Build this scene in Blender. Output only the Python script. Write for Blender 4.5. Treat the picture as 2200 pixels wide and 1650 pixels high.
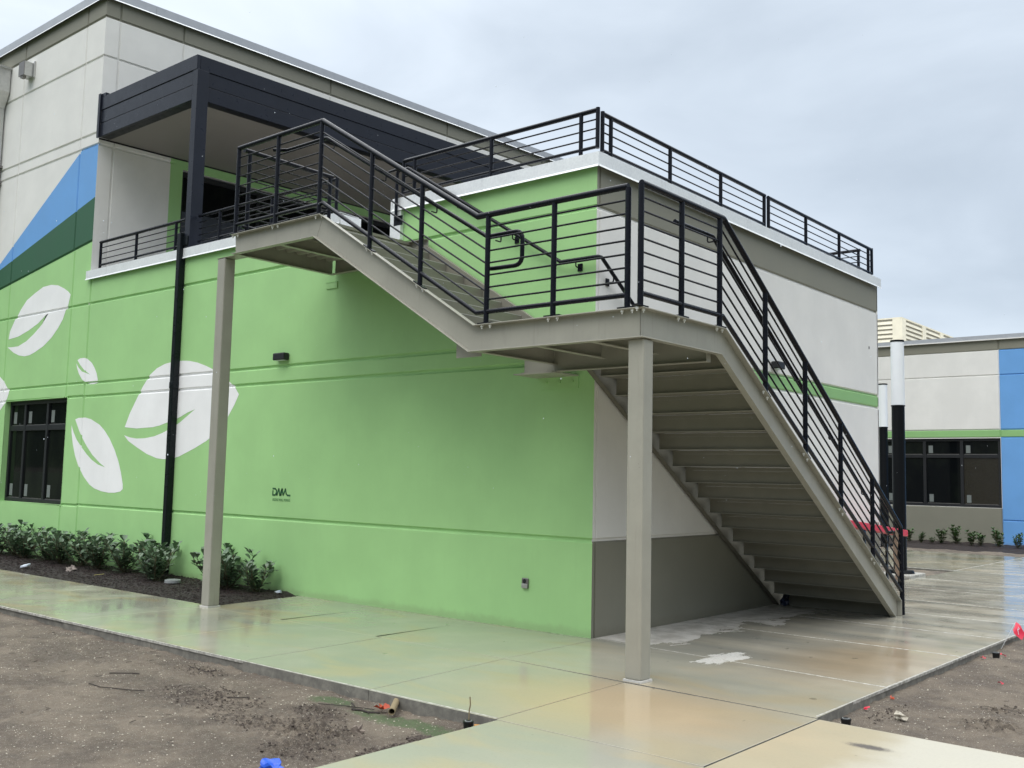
import bpy, bmesh, math, random
from mathutils import Vector, Matrix, noise
random.seed(7)
PI = math.pi
scn = bpy.context.scene
for o in list(bpy.data.objects): bpy.data.objects.remove(o)
COL = scn.collection

# ------------------------------------------------------------------ camera
cam_d = bpy.data.cameras.new('camera'); cam = bpy.data.objects.new('camera', cam_d); COL.objects.link(cam)
cam_d.sensor_width = 36.0; cam_d.lens = 2151.1 / 2200 * 36.0; cam_d.clip_start = 0.05; cam_d.clip_end = 2000
r_ = Vector((0.76579, 0.642735, 0.02138)).normalized(); f_ = Vector((-0.641619, 0.761367, 0.092978)).normalized()
u_ = r_.cross(f_).normalized()
cam.matrix_world = Matrix(((r_.x, u_.x, -f_.x, 5.9856), (r_.y, u_.y, -f_.y, -8.4245), (r_.z, u_.z, -f_.z, 1.6), (0, 0, 0, 1)))
scn.camera = cam

# ------------------------------------------------------------------ world, sun, exposure
SUN_EL, SUN_AZ = math.radians(58), math.radians(172)     # azimuth clockwise from +y
w = bpy.data.worlds.new('World'); scn.world = w; w.use_nodes = True
N = w.node_tree.nodes; LK = w.node_tree.links; N.clear()
def wn(t, **k):
    n = N.new(t)
    for a, b in k.items(): setattr(n, a, b)
    return n
def wmath(op, a, b=None, c=None, clamp=False):
    n = wn('ShaderNodeMath', operation=op, use_clamp=clamp)
    for i, v in enumerate((a, b, c)):
        if v is None: continue
        if isinstance(v, (int, float)): n.inputs[i].default_value = v
        else: LK.new(v, n.inputs[i])
    return n.outputs[0]
tc = wn('ShaderNodeTexCoord'); sep = wn('ShaderNodeSeparateXYZ'); LK.new(tc.outputs['Generated'], sep.inputs[0])
DX, DY, DZ = sep.outputs
zc = wmath('MAXIMUM', DZ, 0.0)
hi = wn('ShaderNodeMapRange', interpolation_type='SMOOTHSTEP'); LK.new(zc, hi.inputs[0]); hi.inputs[1].default_value = 0.40; hi.inputs[2].default_value = 0.78
lum = wmath('MULTIPLY_ADD', zc, 0.16, 0.575)
lum = wmath('MULTIPLY_ADD', hi.outputs[0], 1.32, lum)    # brighter overhead, like an overcast sky
side = wmath('ADD', wmath('MULTIPLY', DX, -0.13), wmath('MULTIPLY', DY, -0.02))
lum = wmath('ADD', lum, side)
mp = wn('ShaderNodeMapping'); mp.inputs['Scale'].default_value = (1.0, 1.0, 2.6); mp.inputs['Location'].default_value = (0.4, 0.1, 0.3)
LK.new(tc.outputs['Generated'], mp.inputs[0])
nz = wn('ShaderNodeTexNoise'); nz.inputs['Scale'].default_value = 2.6; nz.inputs['Detail'].default_value = 6; nz.inputs['Roughness'].default_value = 0.5; nz.inputs['Distortion'].default_value = 0.5
LK.new(mp.outputs[0], nz.inputs['Vector'])
cl = wmath('MULTIPLY_ADD', nz.outputs[0], 0.78, 0.60)
lum = wmath('MULTIPLY', lum, cl)
tint = wn('ShaderNodeMixRGB'); tint.inputs[1].default_value = (0.80, 0.92, 1.06, 1); tint.inputs[2].default_value = (0.96, 0.985, 1.0, 1)
LK.new(wmath('MULTIPLY_ADD', lum, 1.2, -0.60, clamp=True), tint.inputs[0])
cc = wn('ShaderNodeMixRGB', blend_type='MULTIPLY'); cc.inputs[0].default_value = 1; LK.new(tint.outputs[0], cc.inputs[1])
cmb = wn('ShaderNodeCombineXYZ')
for i in range(3): LK.new(lum, cmb.inputs[i])
LK.new(cmb.outputs[0], cc.inputs[2])
sky = wn('ShaderNodeTexSky', sky_type='NISHITA'); sky.sun_disc = False; sky.sun_elevation = SUN_EL; sky.sun_rotation = SUN_AZ
skm = wn('ShaderNodeMixRGB', blend_type='MULTIPLY'); skm.inputs[0].default_value = 1; LK.new(sky.outputs[0], skm.inputs[1]); skm.inputs[2].default_value = (0.1, 0.1, 0.1, 1)
mixs = wn('ShaderNodeMixRGB'); mixs.inputs[0].default_value = 0.90; LK.new(skm.outputs[0], mixs.inputs[1]); LK.new(cc.outputs[0], mixs.inputs[2])
# far tree line on the viewer's side of the horizon (unseen; right part added to cut low light), and dim ground below it
nz2 = wn('ShaderNodeTexNoise'); nz2.inputs['Scale'].default_value = 9; nz2.inputs['Detail'].default_value = 5; LK.new(tc.outputs['Generated'], nz2.inputs['Vector'])
edge = wmath('MULTIPLY_ADD', nz2.outputs[0], 0.22, 0.10)
tl = wmath('MULTIPLY', wmath('LESS_THAN', DZ, edge), wmath('MAXIMUM', wmath('LESS_THAN', DY, -0.15), wmath('GREATER_THAN', DX, 0.32)))
tmix = wn('ShaderNodeMixRGB'); LK.new(tl, tmix.inputs[0]); LK.new(mixs.outputs[0], tmix.inputs[1]); tmix.inputs[2].default_value = (0.035, 0.05, 0.03, 1)
gm = wn('ShaderNodeMixRGB'); LK.new(wmath('LESS_THAN', DZ, 0.0), gm.inputs[0]); LK.new(tmix.outputs[0], gm.inputs[1]); gm.inputs[2].default_value = (0.14, 0.13, 0.12, 1)
bg = wn('ShaderNodeBackground'); bg.inputs['Strength'].default_value = 1.0; LK.new(gm.outputs[0], bg.inputs[0])
wo = wn('ShaderNodeOutputWorld'); LK.new(bg.outputs[0], wo.inputs[0])

sd = bpy.data.lights.new('sun', 'SUN'); sd.energy = 0.7; sd.angle = math.radians(35); sd.color = (1.0, 0.95, 0.88)
so = bpy.data.objects.new('sun', sd); COL.objects.link(so)
sdir = Vector((math.sin(SUN_AZ) * math.cos(SUN_EL), math.cos(SUN_AZ) * math.cos(SUN_EL), math.sin(SUN_EL)))
so.rotation_euler = sdir.to_track_quat('Z', 'Y').to_euler(); so.location = sdir * 50
scn.view_settings.view_transform = 'Standard'; scn.view_settings.look = 'None'; scn.view_settings.gamma = 1; scn.view_settings.exposure = 0.50
scn.render.engine = 'CYCLES'; scn.render.resolution_x = 1024; scn.render.resolution_y = 768
scn.cycles.max_bounces = 6

# ------------------------------------------------------------------ materials
class Mt:
    def __init__(s, name):
        s.m = bpy.data.materials.new(name); s.m.use_nodes = True; s.t = s.m.node_tree; s.t.nodes.clear()
        s.o = s.n('ShaderNodeOutputMaterial'); s.b = s.n('ShaderNodeBsdfPrincipled'); s.l(s.b.outputs[0], s.o.inputs[0])
        s.tc = s.n('ShaderNodeTexCoord'); s.geo = s.n('ShaderNodeNewGeometry')
        s.pos = s.geo.outputs['Position']; sp = s.n('ShaderNodeSeparateXYZ'); s.l(s.pos, sp.inputs[0]); s.x, s.y, s.z = sp.outputs
    def n(s, t, **k):
        n = s.t.nodes.new(t)
        for a, b in k.items(): setattr(n, a, b)
        return n
    def l(s, a, b): s.t.links.new(a, b)
    def put(s, v, sock):
        if isinstance(v, (int, float)): sock.default_value = v
        elif isinstance(v, (tuple, list)): sock.default_value = tuple(v) + ((1,) if len(v) == 3 and len(sock.default_value) == 4 else ())
        else: s.l(v, sock)
    def math(s, op, a, b=None, c=None, clamp=False):
        n = s.n('ShaderNodeMath', operation=op, use_clamp=clamp)
        for i, v in enumerate((a, b, c)):
            if v is not None: s.put(v, n.inputs[i])
        return n.outputs[0]
    def noise(s, scale=5, detail=4, rough=0.5, stretch=(1, 1, 1), dist=0, off=(0, 0, 0)):
        m = s.n('ShaderNodeMapping'); m.inputs['Scale'].default_value = stretch; m.inputs['Location'].default_value = off; s.l(s.pos, m.inputs[0])
        n = s.n('ShaderNodeTexNoise'); n.inputs['Scale'].default_value = scale; n.inputs['Detail'].default_value = detail
        n.inputs['Roughness'].default_value = rough; n.inputs['Distortion'].default_value = dist; s.l(m.outputs[0], n.inputs['Vector']); return n.outputs[0]
    def ss(s, v, a, b):
        n = s.n('ShaderNodeMapRange', interpolation_type='SMOOTHSTEP'); s.put(v, n.inputs[0]); n.inputs[1].default_value = a; n.inputs[2].default_value = b; return n.outputs[0]
    def mix(s, f, a, b, mode='MIX'):
        n = s.n('ShaderNodeMixRGB', blend_type=mode); s.put(f, n.inputs[0]); s.put(a, n.inputs[1]); s.put(b, n.inputs[2]); return n.outputs[0]
    def bump(s, h, strength=0.3, dist=0.01):
        n = s.n('ShaderNodeBump'); n.inputs['Strength'].default_value = strength; n.inputs['Distance'].default_value = dist; s.l(h, n.inputs['Height']); s.l(n.outputs[0], s.b.inputs['Normal'])
    def ell(s, cx, cy, rx, ry, wob=0.25, soft=0.25, nz=None):
        a = s.math('DIVIDE', s.math('SUBTRACT', s.x, cx), rx); b = s.math('DIVIDE', s.math('SUBTRACT', s.y, cy), ry)
        d = s.math('SQRT', s.math('ADD', s.math('MULTIPLY', a, a), s.math('MULTIPLY', b, b)))
        if nz is not None: d = s.math('ADD', d, s.math('MULTIPLY', s.math('SUBTRACT', nz, 0.5), wob * 4))
        return s.ss(d, 1.0 + soft, 1.0 - soft)
    def fin(s, col, rough=0.6, metal=0.0, spec=0.5, ior=None):
        s.put(col, s.b.inputs['Base Color']); s.put(rough, s.b.inputs['Roughness']); s.put(metal, s.b.inputs['Metallic'])
        s.put(spec, s.b.inputs['Specular IOR Level'])
        if ior: s.b.inputs['IOR'].default_value = ior
        return s.m

def k(c, f): return tuple(v * f for v in c)
def paint(name, c, rough=0.55, bump=0.12):
    """wall paint on precast concrete: slight roller mottling, faint rain streaks, fine grain, grime near the ground"""
    m = Mt(name)
    a = m.noise(1.3, 5, 0.6); b = m.noise(2.2, 4, 0.55, stretch=(6, 6, 0.35)); c2 = m.noise(60, 3, 0.6)
    col = m.mix(m.ss(a, 0.3, 0.75), k(c, 0.945), k(c, 1.03))
    col = m.mix(m.math('MULTIPLY', m.ss(b, 0.52, 0.8), 0.10), col, k(c, 0.78))
    g = m.math('MULTIPLY', m.ss(m.math('ADD', m.z, m.math('MULTIPLY', m.noise(7, 4, 0.6), -0.12)), 0.05, -0.03), 0.22)
    g = m.math('MULTIPLY', g, m.ss(m.z, -0.2, 0.0))
    col = m.mix(g, col, (0.16, 0.14, 0.10))
    m.bump(m.math('ADD', c2, m.math('MULTIPLY', m.noise(14, 3), 0.6)), bump, 0.004)
    r = m.math('MULTIPLY_ADD', a, 0.25, rough - 0.12)
    return m.fin(col, r, spec=0.4)
def metal_paint(name, c, rough=0.35, drops=0.0, var=0.08, spec=0.5):
    m = Mt(name)
    a = m.noise(3, 4, 0.6); b = m.noise(38, 3, 0.6)
    col = m.mix(m.ss(a, 0.25, 0.8), k(c, 1 - var), k(c, 1 + var))
    m.bump(m.math('ADD', b, m.math('MULTIPLY', m.ss(m.noise(120, 1, 0.3), 0.62, 0.72), drops)), 0.10 + 0.1 * drops, 0.002)
    return m.fin(col, m.math('MULTIPLY_ADD', m.noise(9, 4, 0.6), 0.3, rough - 0.15), spec=spec)

GREEN = paint('green_wall_paint', (0.365, 0.635, 0.270))
WHITE = paint('white_wall_paint', (0.79, 0.78, 0.755))
WHITE_LEAF = paint('white_leaf_paint', (0.90, 0.90, 0.91))
BROWN = paint('taupe_wall_paint', (0.235, 0.23, 0.185))
BLUE = paint('blue_wall_paint', (0.15, 0.37, 0.74))
DGREEN = paint('dark_green_wall_paint', (0.030, 0.115, 0.060))
SGREEN = paint('stripe_green_paint', (0.27, 0.50, 0.20))
INK = paint('dark_green_ink', (0.03, 0.12, 0.05)); INK2 = paint('faded_green_ink', (0.10, 0.24, 0.10))
def steel_taupe():
    m = Mt('taupe_steel_paint'); a = m.noise(2.5, 5, 0.6); st_ = m.noise(3.0, 4, 0.6, stretch=(9, 9, 0.5)); sp = m.noise(26, 3, 0.6)
    c = (0.335, 0.327, 0.280)
    col = m.mix(m.ss(a, 0.3, 0.75), k(c, 0.93), k(c, 1.05)); col = m.mix(m.math('MULTIPLY', m.ss(st_, 0.54, 0.75), 0.28), col, k(c, 0.62))
    col = m.mix(m.math('MULTIPLY', m.ss(sp, 0.70, 0.76), 0.5), col, k(c, 0.55))
    m.bump(m.math('ADD', m.noise(40, 3, 0.6), m.math('MULTIPLY', m.ss(m.noise(120, 1, 0.3), 0.62, 0.72), .5)), 0.15, 0.002)
    return m.fin(col, m.math('MULTIPLY_ADD', m.noise(6, 4, 0.6), 0.3, 0.28), spec=0.45)
TAN = steel_taupe()
TREAD = metal_paint('taupe_tread_paint', (0.21, 0.202, 0.165), 0.35, drops=1.0)
BLACK = metal_paint('black_rail_paint', (0.0065, 0.0075, 0.0125), 0.27, drops=0.7, spec=0.20)
CANOPY = metal_paint('charcoal_panel_paint', (0.015, 0.018, 0.028), 0.32, drops=0.4, spec=0.26)
LIP = metal_paint('black_trim', (0.008, 0.009, 0.012), 0.5)
DSP = metal_paint('black_downspout_paint', (0.007, 0.010, 0.012), 0.3, spec=.2)
POLE = metal_paint('lamp_black', (0.006, 0.007, 0.009), 0.38, spec=.15)
SLATE = metal_paint('slate_panel_paint', (0.05, 0.057, 0.08), 0.4)
SOFFIT = paint('soffit_panel', (0.27, 0.25, 0.235), 0.6)
CREAM = metal_paint('cream_louvre_paint', (0.72, 0.68, 0.55), 0.5)
RED = metal_paint('red_plastic', (0.62, 0.04, 0.06), 0.35)
def galv():
    m = Mt('galvanised_sheet'); v = m.n('ShaderNodeTexVoronoi'); v.inputs['Scale'].default_value = 38
    m.l(m.pos, v.inputs['Vector']); a = m.noise(4, 5, 0.65)
    f = m.math('MULTIPLY_ADD', v.outputs['Distance'], 0.5, m.math('MULTIPLY', a, 0.8), clamp=True)
    col = m.mix(f, (0.72, 0.74, 0.76), (0.90, 0.92, 0.93)); m.bump(a, 0.08, 0.01)
    return m.fin(col, m.math('MULTIPLY_ADD', a, 0.3, 0.33), 0.35)
GALV = galv()
m = Mt('dull_aluminium'); ALU = m.fin(m.mix(m.noise(5, 5, .65), (0.36, 0.38, 0.42), (0.50, 0.52, 0.56)), 0.42, 0.25)
def steel(name, c=(0.6, 0.6, 0.6), r=0.3):
    m = Mt(name); return m.fin(m.mix(m.noise(20), k(c, 0.8), k(c, 1.1)), r, 1.0)
m = Mt('zinc_bolt'); BOLT = m.fin(m.mix(m.noise(20), (.75, .75, .73), (.95, .95, .93)), 0.3, 0.3); STEEL = steel('stainless_leader', (0.62, 0.62, 0.60), 0.45)
DSTEEL = steel('dark_steel', (0.25, 0.24, 0.23), 0.5)
def glass():
    m = Mt('dark_glass'); a = m.noise(1.2, 4, 0.6, stretch=(1, 1, 0.6))
    m.bump(m.noise(0.7, 1), 0.02, 0.05)
    return m.fin(m.mix(m.ss(a, 0.4, 0.7), (0.004, 0.005, 0.006), (0.010, 0.013, 0.010)), 0.04, 0, 0.10)
GLASS = glass()
m = Mt('bronze_blind'); BLIND = m.fin(m.mix(m.noise(80, 2, stretch=(1, 1, 0.2)), (0.012, 0.010, 0.006), (0.022, 0.018, 0.010)), 0.25)
m = Mt('paper_sticker'); STICK = m.fin(m.mix(m.noise(30), (0.13, 0.15, 0.15), (0.2, 0.22, 0.21)), 0.5)
m = Mt('frosted_diffuser'); DIFF = m.fin(m.mix(m.noise(3), (0.78, 0.82, 0.86), (0.86, 0.89, 0.92)), 0.35)

def concrete():
    m = Mt('wet_concrete')
    big = m.noise(0.5, 3, 0.45, dist=0.4); med = m.noise(2.2, 3, 0.5); fine = m.noise(45, 4, 0.7); swirl = m.noise(0.9, 3, 0.5, stretch=(1, 2.2, 1), dist=0.7)
    swx = m.noise(0.8, 4, 0.5, stretch=(0.45, 2.6, 1), dist=0.5, off=(3, 1, 0))
    # damp grey, tan where thin mud has dried
    col = m.mix(m.ss(big, 0.30, 0.70), (0.30, 0.305, 0.255), (0.385, 0.37, 0.29))
    col = m.mix(m.math('MULTIPLY', m.ss(swirl, 0.45, 0.72), 0.75), col, (0.40, 0.335, 0.21))
    # right-hand walk: streaky brown grey film with pale bands across it
    rw = m.math('MULTIPLY', m.ss(m.x, -0.2, 0.5), m.ss(m.y, -1.6, 0.6))
    film = m.mix(m.ss(swx, 0.30, 0.70), (0.29, 0.285, 0.25), (0.50, 0.46, 0.375))
    film = m.mix(m.math('MULTIPLY', m.ss(med, 0.5, 0.75), .6), film, (0.31, 0.28, 0.22))
    col = m.mix(m.math('MULTIPLY', rw, 0.8), col, film)
    # the near right slab is drier and pale
    nr = m.math('MULTIPLY', m.ss(m.x, 3.09, 3.12), m.ss(m.y, -1.6, -1.75))
    dry2 = m.mix(m.ss(m.math('ADD', m.x, m.math('MULTIPLY', med, 0.5)), 3.75, 4.15), (0.34, 0.295, 0.195), (0.43, 0.41, 0.34))
    col = m.mix(nr, col, dry2)
    col = m.mix(m.ell(3.62, -2.15, 0.12, 0.05, 0.35, 0.5, fine), col, (0.08, 0.07, 0.06))
    # rust coloured bloom in front of the near column
    col = m.mix(m.math('MULTIPLY', m.ell(1.9, -2.3, 1.0, 0.75, 0.3, 0.7, swirl), 0.75), col, (0.46, 0.34, 0.20))
    col = m.mix(m.math('MULTIPLY', m.ell(2.5, 0.9, 0.6, 1.1, 0.3, 0.8, swirl), 0.65), col, (0.36, 0.26, 0.15))
    # dry strip along the side wall under the stair and chalky patches
    wob = m.noise(1.8, 5, 0.6, stretch=(1.4, 0.8, 1), dist=0.5)
    e = m.math('ADD', m.x, m.math('MULTIPLY', wob, 1.25))
    dry = m.math('MULTIPLY', m.ss(e, 1.36, 1.30), m.math('MULTIPLY', m.ss(m.y, 0.02, 0.10), m.ss(m.y, 4.4, 3.6)))
    dry = m.math('MULTIPLY', dry, m.ss(m.x, -0.05, 0.0))
    chalk = m.mix(m.ss(m.noise(5, 4, .6), 0.35, 0.65), (0.42, 0.40, 0.36), (0.62, 0.60, 0.56))
    col = m.mix(dry, col, chalk)
    ch2 = m.ell(1.50, -0.03, 0.14, 0.40, 0.75, 0.10, m.noise(5, 6, 0.7, stretch=(1.6, .7, 1)))
    col = m.mix(m.math('MULTIPLY', ch2, m.ss(fine, .25, .6)), col, (0.60, 0.59, 0.56))
    col = m.mix(m.math('MULTIPLY', m.ss(fine, 0.45, 0.8), 0.15), col, (0.15, 0.145, 0.12), 'MIX')
    spots = m.ss(m.noise(7, 2, 0.4), 0.74, 0.76)
    col = m.mix(m.math('MULTIPLY', spots, 0.45), col, (0.07, 0.065, 0.055))
    # dirt crumbs line where the slab meets the wall
    wl = m.math('MULTIPLY', m.ss(m.y, -0.09, -0.01), m.ss(m.noise(22, 4, 0.7), 0.42, 0.6)); wl = m.math('MULTIPLY', wl, m.ss(m.x, 0.05, 0.0))
    col = m.mix(m.math('MULTIPLY', wl, 0.6), col, (0.14, 0.12, 0.09))
    dryall = m.math('MAXIMUM', m.math('MAXIMUM', dry, ch2), nr)
    wet = m.ss(m.math('ADD', med, m.math('MULTIPLY', big, 0.5)), 0.95, 0.55)
    r = m.math('MULTIPLY_ADD', wet, -0.14, 0.21); r = m.math('ADD', r, m.math('MULTIPLY', m.ss(m.noise(1.6, 3, 0.5), 0.45, 0.75), 0.08))
    r = m.math('ADD', r, m.math('MULTIPLY', dryall, 0.42), clamp=True)
    m.bump(m.math('ADD', m.math('MULTIPLY', fine, 0.25), m.math('MULTIPLY', m.noise(3, 3), 0.9)), 0.07, 0.004)
    return m.fin(col, r, spec=0.75, ior=1.45)
CONC = concrete()
def conc_edge():
    m = Mt('dry_edge_and_highlight'); a = m.noise(18, 5, 0.7)
    return m.fin(m.mix(m.ss(a, 0.35, 0.65), (0.24, 0.23, 0.20), (0.52, 0.51, 0.47)), 0.75)
CEDGE = conc_edge()
def conc_side():
    m = Mt('slab_side'); a = m.noise(9, 5, 0.7)
    return m.fin(m.mix(m.ss(a, 0.35, 0.7), (0.14, 0.135, 0.12), (0.24, 0.23, 0.20)), 0.8)
CSIDE = conc_side()
FS = [(-1.5, -3.5, .35, .16, .035), (-.6, -4.0, .6, .3, .02), (.35, -3.78, .3, .13, .04), (.75, -4.1, .42, .2, .045), (1.0, -4.45, .3, .2, .04), (.2, -4.25, .4, .15, .02), (-2.4, -3.6, .4, .15, .015)]
FS2 = [(3.95, -.75, .22, .16, .05), (3.9, -.2, .2, .14, .04), (4.6, .5, .5, .3, .02), (3.3, -.9, .12, .4, .015)]
def soil():
    m = Mt('sandy_soil'); a = m.noise(1.4, 8, 0.68, dist=0.5); b = m.noise(7, 8, 0.75); c = m.noise(190, 3, 0.75); g = m.noise(60, 4, 0.7); d = m.noise(28, 6, 0.75)
    col = m.mix(m.ss(a, 0.38, 0.62), (0.108, 0.086, 0.068), (0.205, 0.170, 0.132))
    col = m.mix(m.math('MULTIPLY', m.ss(b, 0.48, 0.66), 0.55), col, (0.085, 0.070, 0.060))
    col = m.mix(m.math('MULTIPLY', m.ss(d, 0.5, 0.68), 0.5), col, (0.26, 0.235, 0.19))
    v = m.n('ShaderNodeTexVoronoi'); v.inputs['Scale'].default_value = 95; m.l(m.pos, v.inputs['Vector'])
    sp = m.math('MULTIPLY', m.ss(v.outputs['Distance'], 0.28, 0.16), m.ss(m.noise(30, 4, 0.75), 0.50, 0.58))
    col = m.mix(m.ss(c, 0.55, 0.72), col, (0.33, 0.30, 0.24)); col = m.mix(m.math('MULTIPLY', m.ss(c, 0.44, 0.34), .6), col, (0.06, 0.05, 0.042)); col = m.mix(sp, col, (0.50, 0.46, 0.38))
    n1 = m.noise(6, 6, 0.7); n2 = m.noise(16, 6, 0.75, stretch=(1, 1.5, 1))
    for (cx, cy, rx, ry, am) in FS[:6] + FS2[:3]:
        e = m.ell(cx, cy, rx * 1.25, ry * 1.25, 0.5, 0.5, n2); col = m.mix(m.math('MULTIPLY', m.math('MULTIPLY', e, m.ss(n2, .48, .56)), .6), col, (0.052, 0.041, 0.035))
    al = m.math('MAXIMUM', m.ell(0.95, -3.50, 0.45, 0.11, 0.55, 0.4, n1), m.ell(0.10, -3.42, 0.20, 0.11, 0.5, 0.4, n1))
    al = m.math('MAXIMUM', al, m.ell(1.3, -3.52, 0.20, 0.10, 0.5, 0.4, n1))
    al = m.math('MULTIPLY', al, m.ss(g, 0.30, 0.52))
    col = m.mix(m.math('MULTIPLY', al, 0.85), col, m.mix(g, (0.05, 0.09, 0.035), (0.11, 0.165, 0.075)))
    m.bump(m.math('ADD', m.math('ADD', m.math('MULTIPLY', c, 0.35), m.math('MULTIPLY', d, .8)), b), 0.8, 0.025)
    return m.fin(col, m.math('MULTIPLY_ADD', m.ss(a, 0.65, 0.35), -0.2, 0.9), spec=0.3)
SOIL = soil()
def mulch_m(name='dark_mulch', a1=(0.008, 0.0045, 0.004), a2=(0.032, 0.018, 0.016)):
    m = Mt(name); a = m.noise(30, 5, 0.7); m.bump(m.noise(50, 5, 0.7), 0.8, 0.03)
    oi = m.n('ShaderNodeObjectInfo')
    return m.fin(m.mix(m.ss(a, 0.3, 0.75), a1, a2), 0.65)
MULCH = mulch_m()
def leafm(name, c1, c2, rough=0.35):
    m = Mt(name); r = m.geo.outputs['Random Per Island']
    col = m.mix(r, c1, c2); col = m.mix(m.math('MULTIPLY', m.ss(m.noise(60, 2), 0.4, 0.7), 0.25), col, k(c1, 0.6))
    m.b.inputs['Subsurface Weight'].default_value = 0.0
    bk = m.mix(m.geo.outputs['Backfacing'], col, k(c2, 1.25))
    return m.fin(bk, m.math('MULTIPLY_ADD', r, 0.2, rough - 0.05), spec=0.5)
LEAF = leafm('clusia_leaf', (0.060, 0.110, 0.060), (0.150, 0.215, 0.135))
LEAF2 = leafm('young_leaf', (0.035, 0.075, 0.025), (0.085, 0.15, 0.05), 0.45)
m = Mt('stem'); STEM = m.fin(m.mix(m.noise(30), (0.10, 0.08, 0.045), (0.16, 0.14, 0.08)), 0.7)
def simple(name, c, rough=0.6, var=0.15, scale=30, metal=0):
    m = Mt(name); m.bump(m.noise(scale * 2), 0.2, 0.003); return m.fin(m.mix(m.noise(scale, 4, 0.65), k(c, 1 - var), k(c, 1 + var)), rough, metal)
CLOD = simple('dark_soil_clod', (0.075, 0.060, 0.050), 0.95, 0.4, 25)
STONE = simple('pale_shell_stone', (0.50, 0.46, 0.38), 0.7, 0.3, 9)
TWIG = simple('wet_twig', (0.035, 0.026, 0.022), 0.7)
CARD = simple('muddy_cardboard', (0.24, 0.19, 0.11), 0.8)
ORANGE = simple('orange_plastic', (0.42, 0.07, 0.03), 0.5); FLAGR = simple('red_flag_vinyl', (0.62, 0.015, 0.05), 0.4)
PLAST = simple('black_plastic', (0.007, 0.008, 0.009), 0.35); BLUEP = simple('blue_plastic', (0.02, 0.09, 0.55), 0.3, 0.4, 14)
NAVY = simple('navy_plastic', (0.02, 0.03, 0.07), 0.4); GREYP = simple('grey_lid', (0.30, 0.32, 0.32), 0.4); WPAP = simple('white_wrapper', (0.62, 0.68, 0.78), 0.5)
WOOD = simple('yellow_timber', (0.50, 0.40, 0.24), 0.7); TAPE = simple('tan_cloth', (0.38, 0.27, 0.20), 0.8); DRYLEAF = simple('dry_leaf', (0.40, 0.20, 0.06), 0.7, 0.4)
GROUT_LIT = simple('grout_and_lit_nosing', (0.58, 0.57, 0.54), 0.8)

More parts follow.
